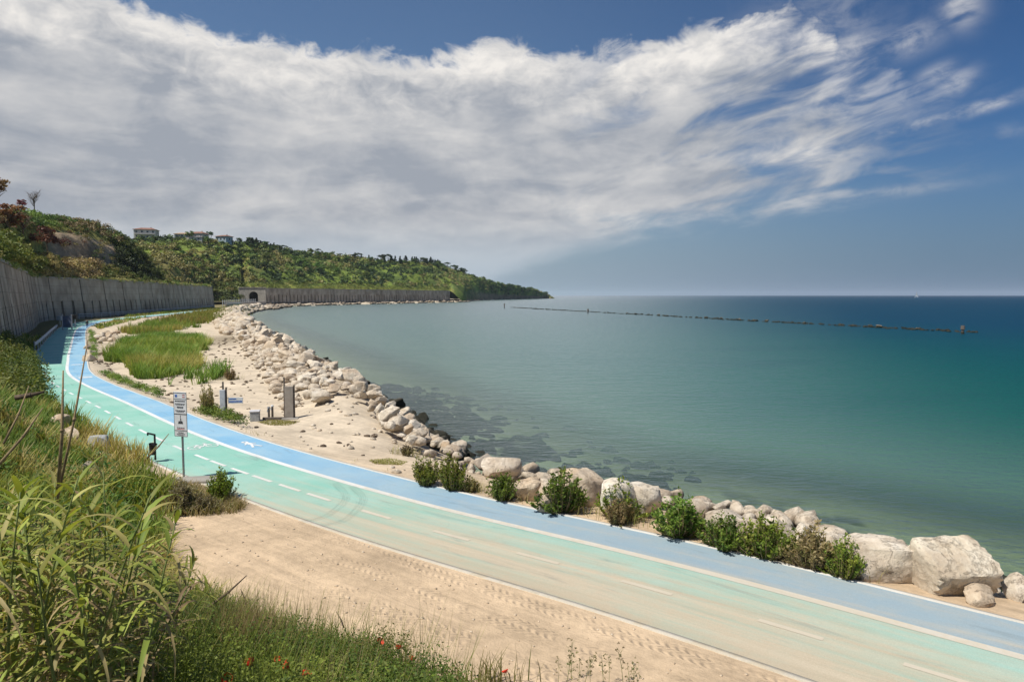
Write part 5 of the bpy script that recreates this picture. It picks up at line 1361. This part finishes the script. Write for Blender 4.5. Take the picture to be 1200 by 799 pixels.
def bush(key, px, pyb, w, h, label, rz=0, z=None, dy=.0):
    src, used = SHR[key]; o = src if not used else copy_tree(src); SHR[key][1] = True
    g = G(px, pyb, -.1); zz = gz(g[0], g[1]) if z is None else z; g = G(px, pyb, zz); k = g[1] / FPX; W = w * k; g[1] += W * .35 + dy; g[0] = (px - 600) / FPX * g[1]
    o.location = (g[0], g[1], gz(g[0], g[1]) if z is None else z); o.scale = (W * 1.02, W * .9, h * k / .80 * .86); o.rotation_euler = (0, 0, rz); o['label'] = label; FEET.append((o.location[0], o.location[1], W)); return o
FEET = []
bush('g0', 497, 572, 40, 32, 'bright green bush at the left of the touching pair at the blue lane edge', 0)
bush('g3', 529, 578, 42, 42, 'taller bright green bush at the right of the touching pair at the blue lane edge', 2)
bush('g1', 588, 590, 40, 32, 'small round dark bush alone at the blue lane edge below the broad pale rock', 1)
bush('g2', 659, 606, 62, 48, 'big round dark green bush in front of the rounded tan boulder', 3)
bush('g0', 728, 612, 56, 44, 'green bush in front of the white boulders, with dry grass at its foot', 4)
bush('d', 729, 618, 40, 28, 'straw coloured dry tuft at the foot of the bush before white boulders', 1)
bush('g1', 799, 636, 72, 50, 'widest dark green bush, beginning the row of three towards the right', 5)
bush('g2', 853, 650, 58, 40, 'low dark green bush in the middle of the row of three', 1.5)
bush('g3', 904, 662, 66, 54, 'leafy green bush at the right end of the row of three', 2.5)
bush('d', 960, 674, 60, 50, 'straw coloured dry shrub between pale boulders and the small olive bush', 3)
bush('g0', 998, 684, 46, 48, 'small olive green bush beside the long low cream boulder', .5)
bush('g3', 254, 588, 38, 36, 'round green bush near the foot of the white notice sign', 1.2)
bush('k', 205, 602, 50, 32, 'grey brown withered bush left of the round green one near the sign', 2)
bush('k', 231, 604, 40, 18, 'low withered tuft between the grey brown bush and round green one', 1)
bush('d', 552, 578, 22, 16, 'tiny dry tuft beside the taller of the touching pair of bushes', 1)
bush('d', 240, 486, 22, 32, 'thin dry reed tuft on the beach left of the narrow grey panel', 2)
bush('d', 268, 446, 18, 12, 'small straw tuft on the sand behind the beach reeds', 2)
bush('k', 475, 533, 20, 12, 'tiny withered tuft at the sand edge before the embankment boulders', 2)

# ------------------------------------------------------------------ grasses
def scatter_px(poly, n, rg, z=-.3, ragged=0.0):
    """points on the beach inside an area given by its corners in the photograph, evenly by ground area"""
    W = np.array([G(x, y, z)[:2] for x, y in poly]); lo, hi = W.min(0), W.max(0); out = []
    while sum(map(len, out)) < n:
        P = rg.uniform(lo - 1, hi + 1, (n * 3, 2)); sh = np.c_[fbm(P[:, 0] * .35, P[:, 1] * .35, 3, 61) - .5, fbm(P[:, 0] * .35 + 9, P[:, 1] * .35, 3, 62) - .5] * ragged; P = P[in_poly(P + sh, W) & ((ragged == 0) | (fbm(P[:, 0] * .45, P[:, 1] * .3, 4, 63) > .36 + .12 * rg.random(len(P))))]; out.append(P)
    return np.concatenate(out)[:n]
def grass(name, P, h, w, lean, pal, label, seed, patch=.4, cat='grass', edge=None, m='leaf'):
    rg = np.random.default_rng(seed); z, sd, po, td = ground_z(P); k = (po > 2.72) | (po < -1.45) | (P[:, 1] < 4); P, z = P[k], z[k]
    n = fbm(P[:, 0] * patch, P[:, 1] * patch, 3, seed); pal = np.array(pal)
    idx = np.clip((n - .28) / .44 * len(pal) + rg.normal(size=len(P)) * .7, 0, len(pal) - 1).astype(int)
    hh = h * (.55 + .9 * fbm(P[:, 0] * .9, P[:, 1] * .9, 3, seed + 3))
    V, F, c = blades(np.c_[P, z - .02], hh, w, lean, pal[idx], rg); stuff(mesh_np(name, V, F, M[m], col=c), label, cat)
rg = np.random.default_rng(90)
GP = [(.13, .19, .033), (.19, .24, .045), (.28, .28, .065), (.36, .30, .10), (.46, .37, .18), (.40, .33, .13), (.24, .26, .055), (.15, .21, .04)]
# the bank: even in the picture's depth, so that far blades are larger and fewer
r_ = 6.5 * np.exp(rg.random(260000) * math.log(95 / 6.5)); a_ = np.radians(rg.uniform(-56, -12, 260000)); P = np.c_[np.sin(a_) * r_, np.cos(a_) * r_]
z, sd, po, td = ground_z(P); wl, _ = side_dist(P, WALL1)
cl = fbm(P[:, 0] * .7, P[:, 1] * .7, 3, 5)
k = (td > np.where(P[:, 1] > 20.5, -1.3, -.3) + (cl - .5) * 1.0) & (po > 2.75) & ((wl < -1.3) | (P[:, 1] < 46)) & (rg.random(len(P)) < sst(cl, .28, .42) * .9 + .1)
P = P[k]
for q_ in STONES:
    vw = np.array(q_[:2]) / np.hypot(*q_[:2]); rel = P - np.array(q_[:2]); al = rel @ vw; ac = rel @ np.array([vw[1], -vw[0]]); P = P[~((np.abs(ac) < .36) & (al < .25) & (al > -1.1))]
dist = np.hypot(P[:, 0], P[:, 1])
grass('bank_grass', P, .30 + .012 * np.minimum(dist, 30), .010 + .0011 * dist, .55, GP, 'tall green and straw grass covering the bank on the left', 91, .22)
# leafy low plants on the bank and beside the path
def herbs(name, P, r, h, nper, leaf, pal, label, seed, cat='plants', z0=None):
    rg = np.random.default_rng(seed); z = ground_z(P)[0] if z0 is None else z0; n = len(P); rr = r * rg.uniform(.6, 1.3, n); hh = h * rg.uniform(.6, 1.3, n)
    nz = fbm(P[:, 0] * .5, P[:, 1] * .5, 3, seed); pal = np.array(pal); idx = np.clip((nz - .3) / .4 * len(pal) + rg.normal(size=n) * .6, 0, len(pal) - 1).astype(int)
    V, F, c = leaf_cloud(np.c_[P, z + hh * .45], np.c_[rr, rr, hh * .6], nper, leaf, pal[idx], rg, aspect=.5, up=.6); stuff(mesh_np(name, V, F, M['leaf'], col=c), label, cat)
HP = [(.055, .115, .022), (.085, .15, .026), (.12, .19, .034), (.17, .22, .045), (.10, .15, .03)]
r_ = 9 * np.exp(rg.random(2600) * math.log(70 / 9.)); a_ = np.radians(rg.uniform(-52, -22, 2600)); P = np.c_[np.sin(a_) * r_, np.cos(a_) * r_]; z, sd, po, td = ground_z(P); wl, _ = side_dist(P, WALL1)
P = P[(td > .2) & (po > 3.0) & ((wl < -1.5) | (P[:, 1] < 46)) & (fbm(P[:, 0] * .25, P[:, 1] * .25, 3, 8) > .47)]
herbs('bank_herbs', P, .42, .55, 46, .10, HP, 'leafy green plants among the grass of the bank', 92)
P = scatter_px([(0, 378), (32, 392), (48, 412), (50, 428), (30, 420), (0, 430)], 160, rg, 2.2); zt = ground_z(P)[0]
herbs('bank_shrubbery', P, .8, 1.3, 120, .17, [(.10, .155, .035), (.15, .20, .045), (.19, .23, .055), (.085, .14, .03)], 'dense green shrubs at the foot of the sea wall at the far left', 93)
# sea side verge
V1 = [[(113, 441), (125, 436), (150, 448), (182, 462), (205, 478), (214, 486), (190, 478), (150, 458), (118, 447)], [(226, 486), (250, 482), (275, 492), (288, 504), (262, 502), (230, 492)], [(103, 388), (112, 390), (113, 420), (112, 432), (105, 432)]]
for i, (pl, n, lab) in enumerate(zip(V1, (150, 60, 90), ('low bright green plants between the blue lane and the beach reeds', 'low bright green plants at the foot of the narrow grey panel', 'low green plants between the far blue lane and the row of stones'))):
    P = scatter_px(pl, n, rg, -.1); po = side_dist(P, CL[::4])[0]; P = P[po < -1.75]
    herbs('verge_plants', P, .34, .42, 90, .085, [(.12, .20, .03), (.16, .24, .04), (.20, .25, .05), (.11, .17, .03)], lab, 94 + i)
RP = [(.15, .225, .04), (.20, .265, .05), (.26, .29, .06), (.17, .24, .04), (.32, .28, .09)]
P = scatter_px([(138, 404), (165, 398), (215, 396), (240, 399), (243, 410), (226, 418), (236, 426), (256, 434), (262, 441), (238, 447), (205, 451), (180, 447), (158, 438), (140, 428), (134, 415)], 26000, rg, ragged=4.0)
grass('beach_reeds', P, .95, .05, .6, RP, 'thick patch of green reeds growing on the beach in the bend of the path', 101, .16, 'reeds')
P = scatter_px([(150, 389), (170, 380), (200, 378), (213, 384), (205, 389), (165, 391)], 6000, rg, ragged=9.0); grass('beach_reeds', P, 1.0, .07, .4, RP, 'small strip of green grass on the sand just behind the reeds', 102, .12, 'reeds')
P = scatter_px([(186, 378), (215, 371), (250, 365), (284, 362), (282, 369), (262, 376), (225, 381), (195, 382)], 8000, rg, ragged=12.0); grass('beach_reeds', P, 1.3, .12, .4, RP, 'far green grass strip on the sand near the end of the wall', 103, .08, 'reeds')
P = scatter_px([(110, 384), (150, 372), (220, 363), (250, 360), (250, 362), (200, 368), (150, 377), (116, 386)], 7000, rg); grass('verge_grass', P, .55, .11, .5, RP, 'green grass verge along the far shaded path', 104, .08)
P = scatter_px([(302, 500), (320, 497), (352, 500), (340, 504), (315, 504)], 1600, rg); grass('sand_grass', P, .07, .02, .9, [(.24, .27, .06), (.30, .29, .08)], 'thin yellow green grass on the sand before the taupe panel', 105)
P = scatter_px([(432, 548), (455, 543), (478, 548), (470, 553), (440, 553)], 1300, rg); grass('sand_grass', P, .06, .02, .9, [(.26, .27, .07), (.32, .28, .10)], 'thin yellow grass on the sand near the pair of bushes', 106)
P = scatter_px([(168, 585), (190, 562), (240, 572), (290, 592), (282, 603), (230, 606), (180, 606)], 3800, rg, .0); grass('dry_grass', P, .24, .014, .8, [(.36, .29, .14), (.30, .25, .11), (.20, .20, .06), (.40, .33, .18)], 'dry grass tufts on the sand around the foot of the sign', 107, .9)
P = np.concatenate([CL[60:330][rg.integers(270, size=1600)] + (CN[60:330][rg.integers(270, size=1600)] * 0)]); i_ = rg.integers(40, 330, size=1800); P = CL[i_] + CN[i_] * rg.uniform(1.42, 1.9, 1800)[:, None] + rg.normal(size=(1800, 2)) * .12
P = P[fbm(P[:, 0] * .8, P[:, 1] * .8, 2, 4) > .52]; grass('edge_grass', P, .14, .012, .9, [(.26, .26, .07), (.36, .30, .14), (.16, .20, .04)], 'sparse grass along the seaward edge of the blue lane', 108, .9)

Pf = []
for (x_, y_, w_) in FEET:
    n_ = 130; a_ = rg.uniform(0, 6.283, n_); d_ = w_ * (.25 + .55 * rg.random(n_)); Pf.append(np.c_[x_ + np.cos(a_) * d_ * 1.25, y_ + np.sin(a_) * d_ * .7])
grass('foot_grass', np.concatenate(Pf), .34, .010, .6, [(.40, .33, .17), (.30, .28, .10), (.20, .23, .05), (.46, .38, .21)], 'dry grass and straw growing round the feet of the path side bushes', 109, .9)
# ------------------------------------------------------------------ weeds at the bottom of the picture
P = rg.uniform((-7.5, 3.0), (2.0, 10.8), (5200, 2)); z, sd, po, td = ground_z(P); pxv = 600 + P[:, 0] / P[:, 1] * FPX
k = (td > .05 + (fbm(P[:, 0] * 1.2, P[:, 1] * 1.2, 3, 2) - .5) * .8) & (td < 4.6) & (P[:, 1] > 4.8) & (pxv > 100) & (pxv < np.interp(P[:, 1], [6, 8.3, 9, 9.6, 10.2], [560, 500, 430, 370, 290])); P = P[k]
edge = sst(ground_z(P)[3], 0, 1.0)
WP = [(.08, .155, .028), (.125, .22, .034), (.17, .275, .04), (.10, .18, .03), (.21, .29, .05)]
herbs('bank_weeds', P, .25, .88 * (.30 + .70 * edge), 150, .036, WP, 'dense leafy green weeds along the bottom of the picture', 111, 'weeds')
Pb = rg.normal(size=(46, 2)) * np.array([.30, .22]) + np.array(G(432, 770, .35)[:2]); herbs('reddish_weeds', Pb, .16, .55, 80, .04, [(.20, .085, .045), (.15, .075, .04), (.11, .11, .035)], 'reddish brown withered weeds among the green ones', 112, 'weeds')
k = rg.integers(len(P), size=9000); Pg = P[k] + rg.normal(size=(9000, 2)) * .15; td = ground_z(Pg)[3]; Pg = Pg[td > .1]
grass('weed_grass', Pg, .95, .008, .40, [(.17, .24, .04), (.24, .29, .06), (.38, .33, .14), (.16, .22, .04), (.44, .36, .19)], 'thin upright grass growing through the bottom weeds', 113, .8)
Pg = rg.normal(size=(1500, 2)) * np.array([.20, .35]) + np.array(G(290, 782, .6)[:2]); grass('straw_grass', Pg, 1.05, .007, .22, [(.44, .35, .20), (.38, .30, .16), (.32, .27, .12)], 'tall straw coloured dry grass tuft among the bottom weeds', 114)
Pg = np.concatenate([rg.normal(size=(90, 2)) * np.array([.22, .12]) + G(575, 800, .05)[:2], rg.normal(size=(60, 2)) * np.array([.25, .1]) + G(530, 796, .1)[:2]]); grass('spiky_grass', Pg, .42, .014, .5, [(.16, .20, .05), (.22, .22, .07)], 'loose green grass blades at the bottom edge near the single poppy', 115)

def leaf_blade(p, d, L, w, droop, rg, n=6):
    """one arching reed leaf as a folded ribbon"""
    d = np.array(d, float); d /= np.linalg.norm(d); side = np.cross(d, (0, 0, 1)); side /= (np.linalg.norm(side) + 1e-9); V = []; F = []; pos = np.array(p, float); v = d.copy(); st = L / n
    tw = rg.uniform(-.5, .5)
    for i in range(n + 1):
        t = i / n; ww = w * (min(1, t * 5 + .35)) * (1 - t ** 1.8) + .0012
        up = np.cross(side, v); s2 = side * math.cos(tw * t) + up * math.sin(tw * t)
        V += [pos - s2 * ww + up * ww * .25, pos, pos + s2 * ww + up * ww * .25]
        v = v + np.array([0, 0, -droop * st * (1.2 + 2.0 * t)]); v /= np.linalg.norm(v); pos = pos + v * st
    for i in range(n):
        for j in range(2): a = i * 3 + j; F.append((a, a + 1, a + 4, a + 3))
    return V, F
def make_reed(seed, H, dead=0.0):
    rg = np.random.default_rng(seed); r = empty('reed', (0, 0, 0), '', 'reed'); m = MB(); lx, ly = rg.normal() * .10, rg.normal() * .10
    st = lambda t: np.array([lx * t * t * H, ly * t * t * H, t * H])
    m.tube([st(t) for t in np.linspace(-.05, 1, 9)], list(np.linspace(.013, .004, 9)), 6); m.build('stalk', M['greenstem'], r, smooth=True)
    V, F, C = [], [], []; n = int(H / .068); a = rg.uniform(0, 6.28)
    for i in range(n):
        t = .12 + .88 * i / n; a += math.pi + rg.normal() * .35; rise = .75 + .75 * t
        L = rg.uniform(.34, .56) * (1 - .35 * max(0, t - .75) / .25) * (.75 + .25 * min(1, t * 3)); dry = rg.random() < max(.80 - .80 * t, dead)
        v, f = leaf_blade(st(t), (math.cos(a), math.sin(a), rise), L, rg.uniform(.011, .019) * (.7 if dry else 1), rg.uniform(1.4, 3.0) * (1.7 if dry else 1), rg)
        k = len(V); V += v; F += [tuple(x + k for x in q_) for q_ in f]
        c = np.array((.34, .26, .13) if dry else pick([(.24, .275, .05), (.30, .325, .065), (.17, .21, .04), (.38, .345, .12)], 1, rg)[0]) * rg.uniform(.75, 1.25); C += [c] * len(v)
    mesh_np('leaves', V, np.array(F), M['leaf'], r, col=np.array(C), smooth=True); return r
REEDS = [make_reed(600 + i, 1.0 * h) for i, h in enumerate((2.0, 2.2, 2.4, 1.8, 2.1, 2.3, 1.9, 2.25))]
used = set(); rg = np.random.default_rng(33); nre = 0
RL, RG_ = 'tall green cane reed with arching leaves in the thicket at the lower left', 'reeds of the foreground thicket'
while nre < 105:
    y = rg.uniform(3.6, 9.0); px = rg.uniform(-60, 150) - max(0, y - 7) * 12; x = (px - 600) / FPX * y; z = gz(x, y)
    # crowns follow the outline of the thicket in the photograph: high at the left, sinking to the right
    py = np.interp(px, [-60, 0, 60, 110, 150], [548, 552, 556, 590, 655]) + abs(rg.normal()) * 70; top = D(px, py, y)[2]; h = top - z
    if not 1.15 < h < 2.9: continue
    i = int(rg.integers(8)); o = REEDS[i] if i not in used else copy_tree(REEDS[i]); used.add(i); H0 = (2.0, 2.2, 2.4, 1.8, 2.1, 2.3, 1.9, 2.25)[i]
    o.location = (x, y, z); o.scale = (1, 1, h / H0); o.rotation_euler = (rg.normal() * .10, max(-.05, .10 + .10 * px / 150) + rg.normal() * .10, rg.uniform(0, 6.28)); o['label'] = RL; o['group'] = RG_; nre += 1
for k_, (px, py, y, lean, h, lab) in enumerate([(140, 752, 6.2, .42, 1.75, 'cane reed leaning furthest right over the sand at the thicket edge'), (150, 700, 7.2, .45, 1.45, 'lower cane reed leaning right across the pale sand'), (118, 700, 6.4, .30, 1.75, 'cane reed rising beside the leaning one at the thicket edge')]):
    o = copy_tree(REEDS[k_]); x = (px - 600) / FPX * y; o.location = (x, y, gz(x, y)); o.scale = (1, 1, h / (2.0, 2.2, 2.4)[k_]); o.rotation_euler = (0, lean, 0); o['label'] = lab
    if 'group' in o: del o['group']
DEADR = [make_reed(650, 1.9, 1.0), make_reed(651, 1.6, 1.0)]
for i in range(24):
    o = DEADR[i % 2] if i < 2 else copy_tree(DEADR[i % 2]); y = rg.uniform(4.2, 8.6); px = rg.uniform(-30, 165) - max(0, y - 7) * 10; x = (px - 600) / FPX * y; sc = rg.uniform(.75, 1.1)
    o.location = (x, y, gz(x, y)); o.scale = (sc, sc, sc); o.rotation_euler = (rg.normal() * .22, .12 + rg.normal() * .28, rg.uniform(0, 6.28)); o['label'] = 'dead straw coloured reed tangled among the green canes of the thicket'; o['group'] = 'dead reeds in the thicket'
# bare dry canes and sticks
def stick(p0, p1, y0, y1, r0, label, name='dry_cane', mk='stem'):
    a, b = D(*p0, y0), D(*p1, y1); m = MB(); mid = (a + b) / 2 + np.array([.015, 0, -.01]); m.tube([a, mid, b], [r0, r0 * .8, r0 * .35], 7); m.tube([mid, mid + (b - a) * .02], [r0 * 1.15, r0 * 1.15], 7)
    o = m.build(name, M[mk], smooth=True); tag(o, label, 'cane')
stick((68, 575), (74, 434), 7.0, 7.1, .020, 'upright brown dry cane rising above the reeds beside the path bend')
stick((66, 590), (103, 398), 7.0, 7.4, .015, 'longest dark dry cane slanting across the blue lane bend')
stick((-2, 545), (50, 478), 6.0, 6.4, .014, 'pale straw cane slanting over the grassy bank at left')
stick((4, 520), (34, 452), 6.4, 6.8, .011, 'thin straw cane highest on the left grassy bank')
stick((172, 537), (198, 508), 15.5, 15.8, .022, 'reddish dry stick leaning beside the black litter bin')
stick((18, 466), (52, 459), 17.0, 17.2, .07, 'dark fallen branch lying on the left grassy bank', 'branch', 'bark')
stick((243, 712), (289, 674), 8.6, 8.8, .018, 'bare brown twig sticking out of the bottom weeds over the sand', 'twig', 'bark')
stick((288, 708), (282, 690), 8.7, 8.8, .012, 'short brown twig sticking up beside the longer slanting twig', 'twig', 'bark')
stick((403, 735), (394, 716), 8.6, 8.7, .010, 'short thin twig at the right of the bottom weeds', 'twig', 'bark')
# poppies
def make_poppy(seed):
    rg = np.random.default_rng(seed); r = empty('poppy', (0, 0, 0), '', 'flower'); m = MB(); m.tube([(0, 0, -.45), (.01, 0, -.2), (0, .01, 0)], [.003, .0025, .002], 5); m.build('stem', M['greenstem'], r)
    V, F = [], []
    for q_ in range(4):
        a0 = q_ * math.pi / 2 + rg.normal() * .1; n, k = 5, len(V)
        for i in range(n + 1):
            t = i / n
            for j in range(n + 1):
                u = (j / n - .5) * 1.75; rr = .046 * t * (1 - .12 * abs(u)) ; V.append((math.cos(a0 + u) * rr, math.sin(a0 + u) * rr, .030 * t ** 1.5 + rg.normal() * .002 * t + (q_ % 2) * .002))
        for i in range(n):
            for j in range(n): b = k + i * (n + 1) + j; F.append((b, b + 1, b + n + 2, b + n + 1))
    mb = MB(); mb.add(V, F); mb.build('petals', M['poppy'], r, smooth=True); c = MB(); c.tube([(0, 0, .0), (0, 0, .018)], [.009, .011], 8); c.build('seed_head', M['black'], r); return r
PO = [make_poppy(700), make_poppy(701), make_poppy(702)]; used = set()
for i, (px, py, y, lab) in enumerate([(443, 753, 8.3, 'red poppy highest at the sand edge of the weeds'), (466, 761, 8.2, 'red poppy in the middle of three along the sand edge'), (482, 774, 8.1, 'red poppy lowest of three along the sand edge'), (355, 793, 6.0, 'deep red poppy low in the bottom weeds below the reddish weeds'),
                                     (339, 782, 6.0, 'orange red poppy among weeds left of the deep red one'), (294, 781, 5.8, 'faded red poppy beside the tall straw grass tuft'), (269, 794, 5.6, 'red poppy left of the tall straw grass tuft at the bottom'), (593, 788, 8.5, 'single red poppy by loose grass blades at the bottom middle'), (321, 776, 6.2, 'small brownish red poppy half hidden in the weeds')]):
    o = PO[i % 3] if i % 3 not in used else copy_tree(PO[i % 3]); used.add(i % 3); v = D(px, py, y); o.location = [float(a) for a in v]; o.rotation_euler = (-.7 + rg.normal() * .2, rg.normal() * .3, rg.uniform(0, 6)); sc = 1.15 if 'small' not in lab else .8; o.scale = (sc, sc, max(sc, (v[2] - gz(v[0], v[1]) + .03) / .45 if v[2] > gz(v[0], v[1]) else sc)); o['label'] = lab
# dry seed-head stalks along the bottom edge
def make_stalk(seed):
    rg = np.random.default_rng(seed); r = empty('seed_stalk', (0, 0, 0), '', 'plant'); m = MB(); m.tube([(0, 0, -.03), (.01, 0, .25), (rg.normal() * .03, 0, .5)], [.004, .003, .002], 5)
    for i in range(5): a = rg.uniform(0, 6.28); z = rg.uniform(.2, .42); m.tube([(0.008, 0, z), (math.cos(a) * .06, math.sin(a) * .06, z + .09)], [.0022, .0012], 4)
    m.build('stem', M['greenstem'], r); C = np.array([(rg.normal() * .03, rg.normal() * .03, z) for z in np.linspace(.22, .52, 9)]); V, F, c = leaf_cloud(C, np.full((9, 3), .022), 10, .022, pick([(.16, .15, .06), (.22, .19, .09), (.12, .14, .04)], 9, rg), rg); mesh_np('foliage', V, F, M['leaf'], r, col=c); return r
ST = [make_stalk(720), make_stalk(721), make_stalk(722)]
for i, px in enumerate((656, 672, 681, 688, 695, 712, 718, 735, 742, 748, 756, 665)):
    o = ST[i] if i < 3 else copy_tree(ST[i % 3]); y = rg.uniform(8.5, 8.9); x = (px - 600) / FPX * y; o.location = (x, y, gz(x, y)); sc = rg.uniform(.7, 1.15); o.scale = (sc, sc, sc); o.rotation_euler = (0, rg.normal() * .15, rg.uniform(0, 6))
    o['label'] = 'thin dry seed stalk standing on the sand at the bottom edge'; o['group'] = 'seed stalks at the bottom edge'

# ------------------------------------------------------------------ the air over the bay
def build_haze():
    m = bpy.data.materials.new('sea_haze'); m.use_nodes = True; q = N(m.node_tree)
    v = q.n('ShaderNodeVolumePrincipled', {'Color': (.80, .88, 1.0, 1), 'Density': HAZE, 'Anisotropy': 0.2}); o = q.n('ShaderNodeOutputMaterial'); q.nt.links.new(v.outputs[0], o.inputs['Volume'])
    b = MB(); b.box((0, 11000, 60 - 4.25), (46000, 26000, 128.5)); stuff(b.build('haze', m), 'thin pale sea haze softening the far headland and horizon', 'haze')
HAZE = 0.00006
build_haze()
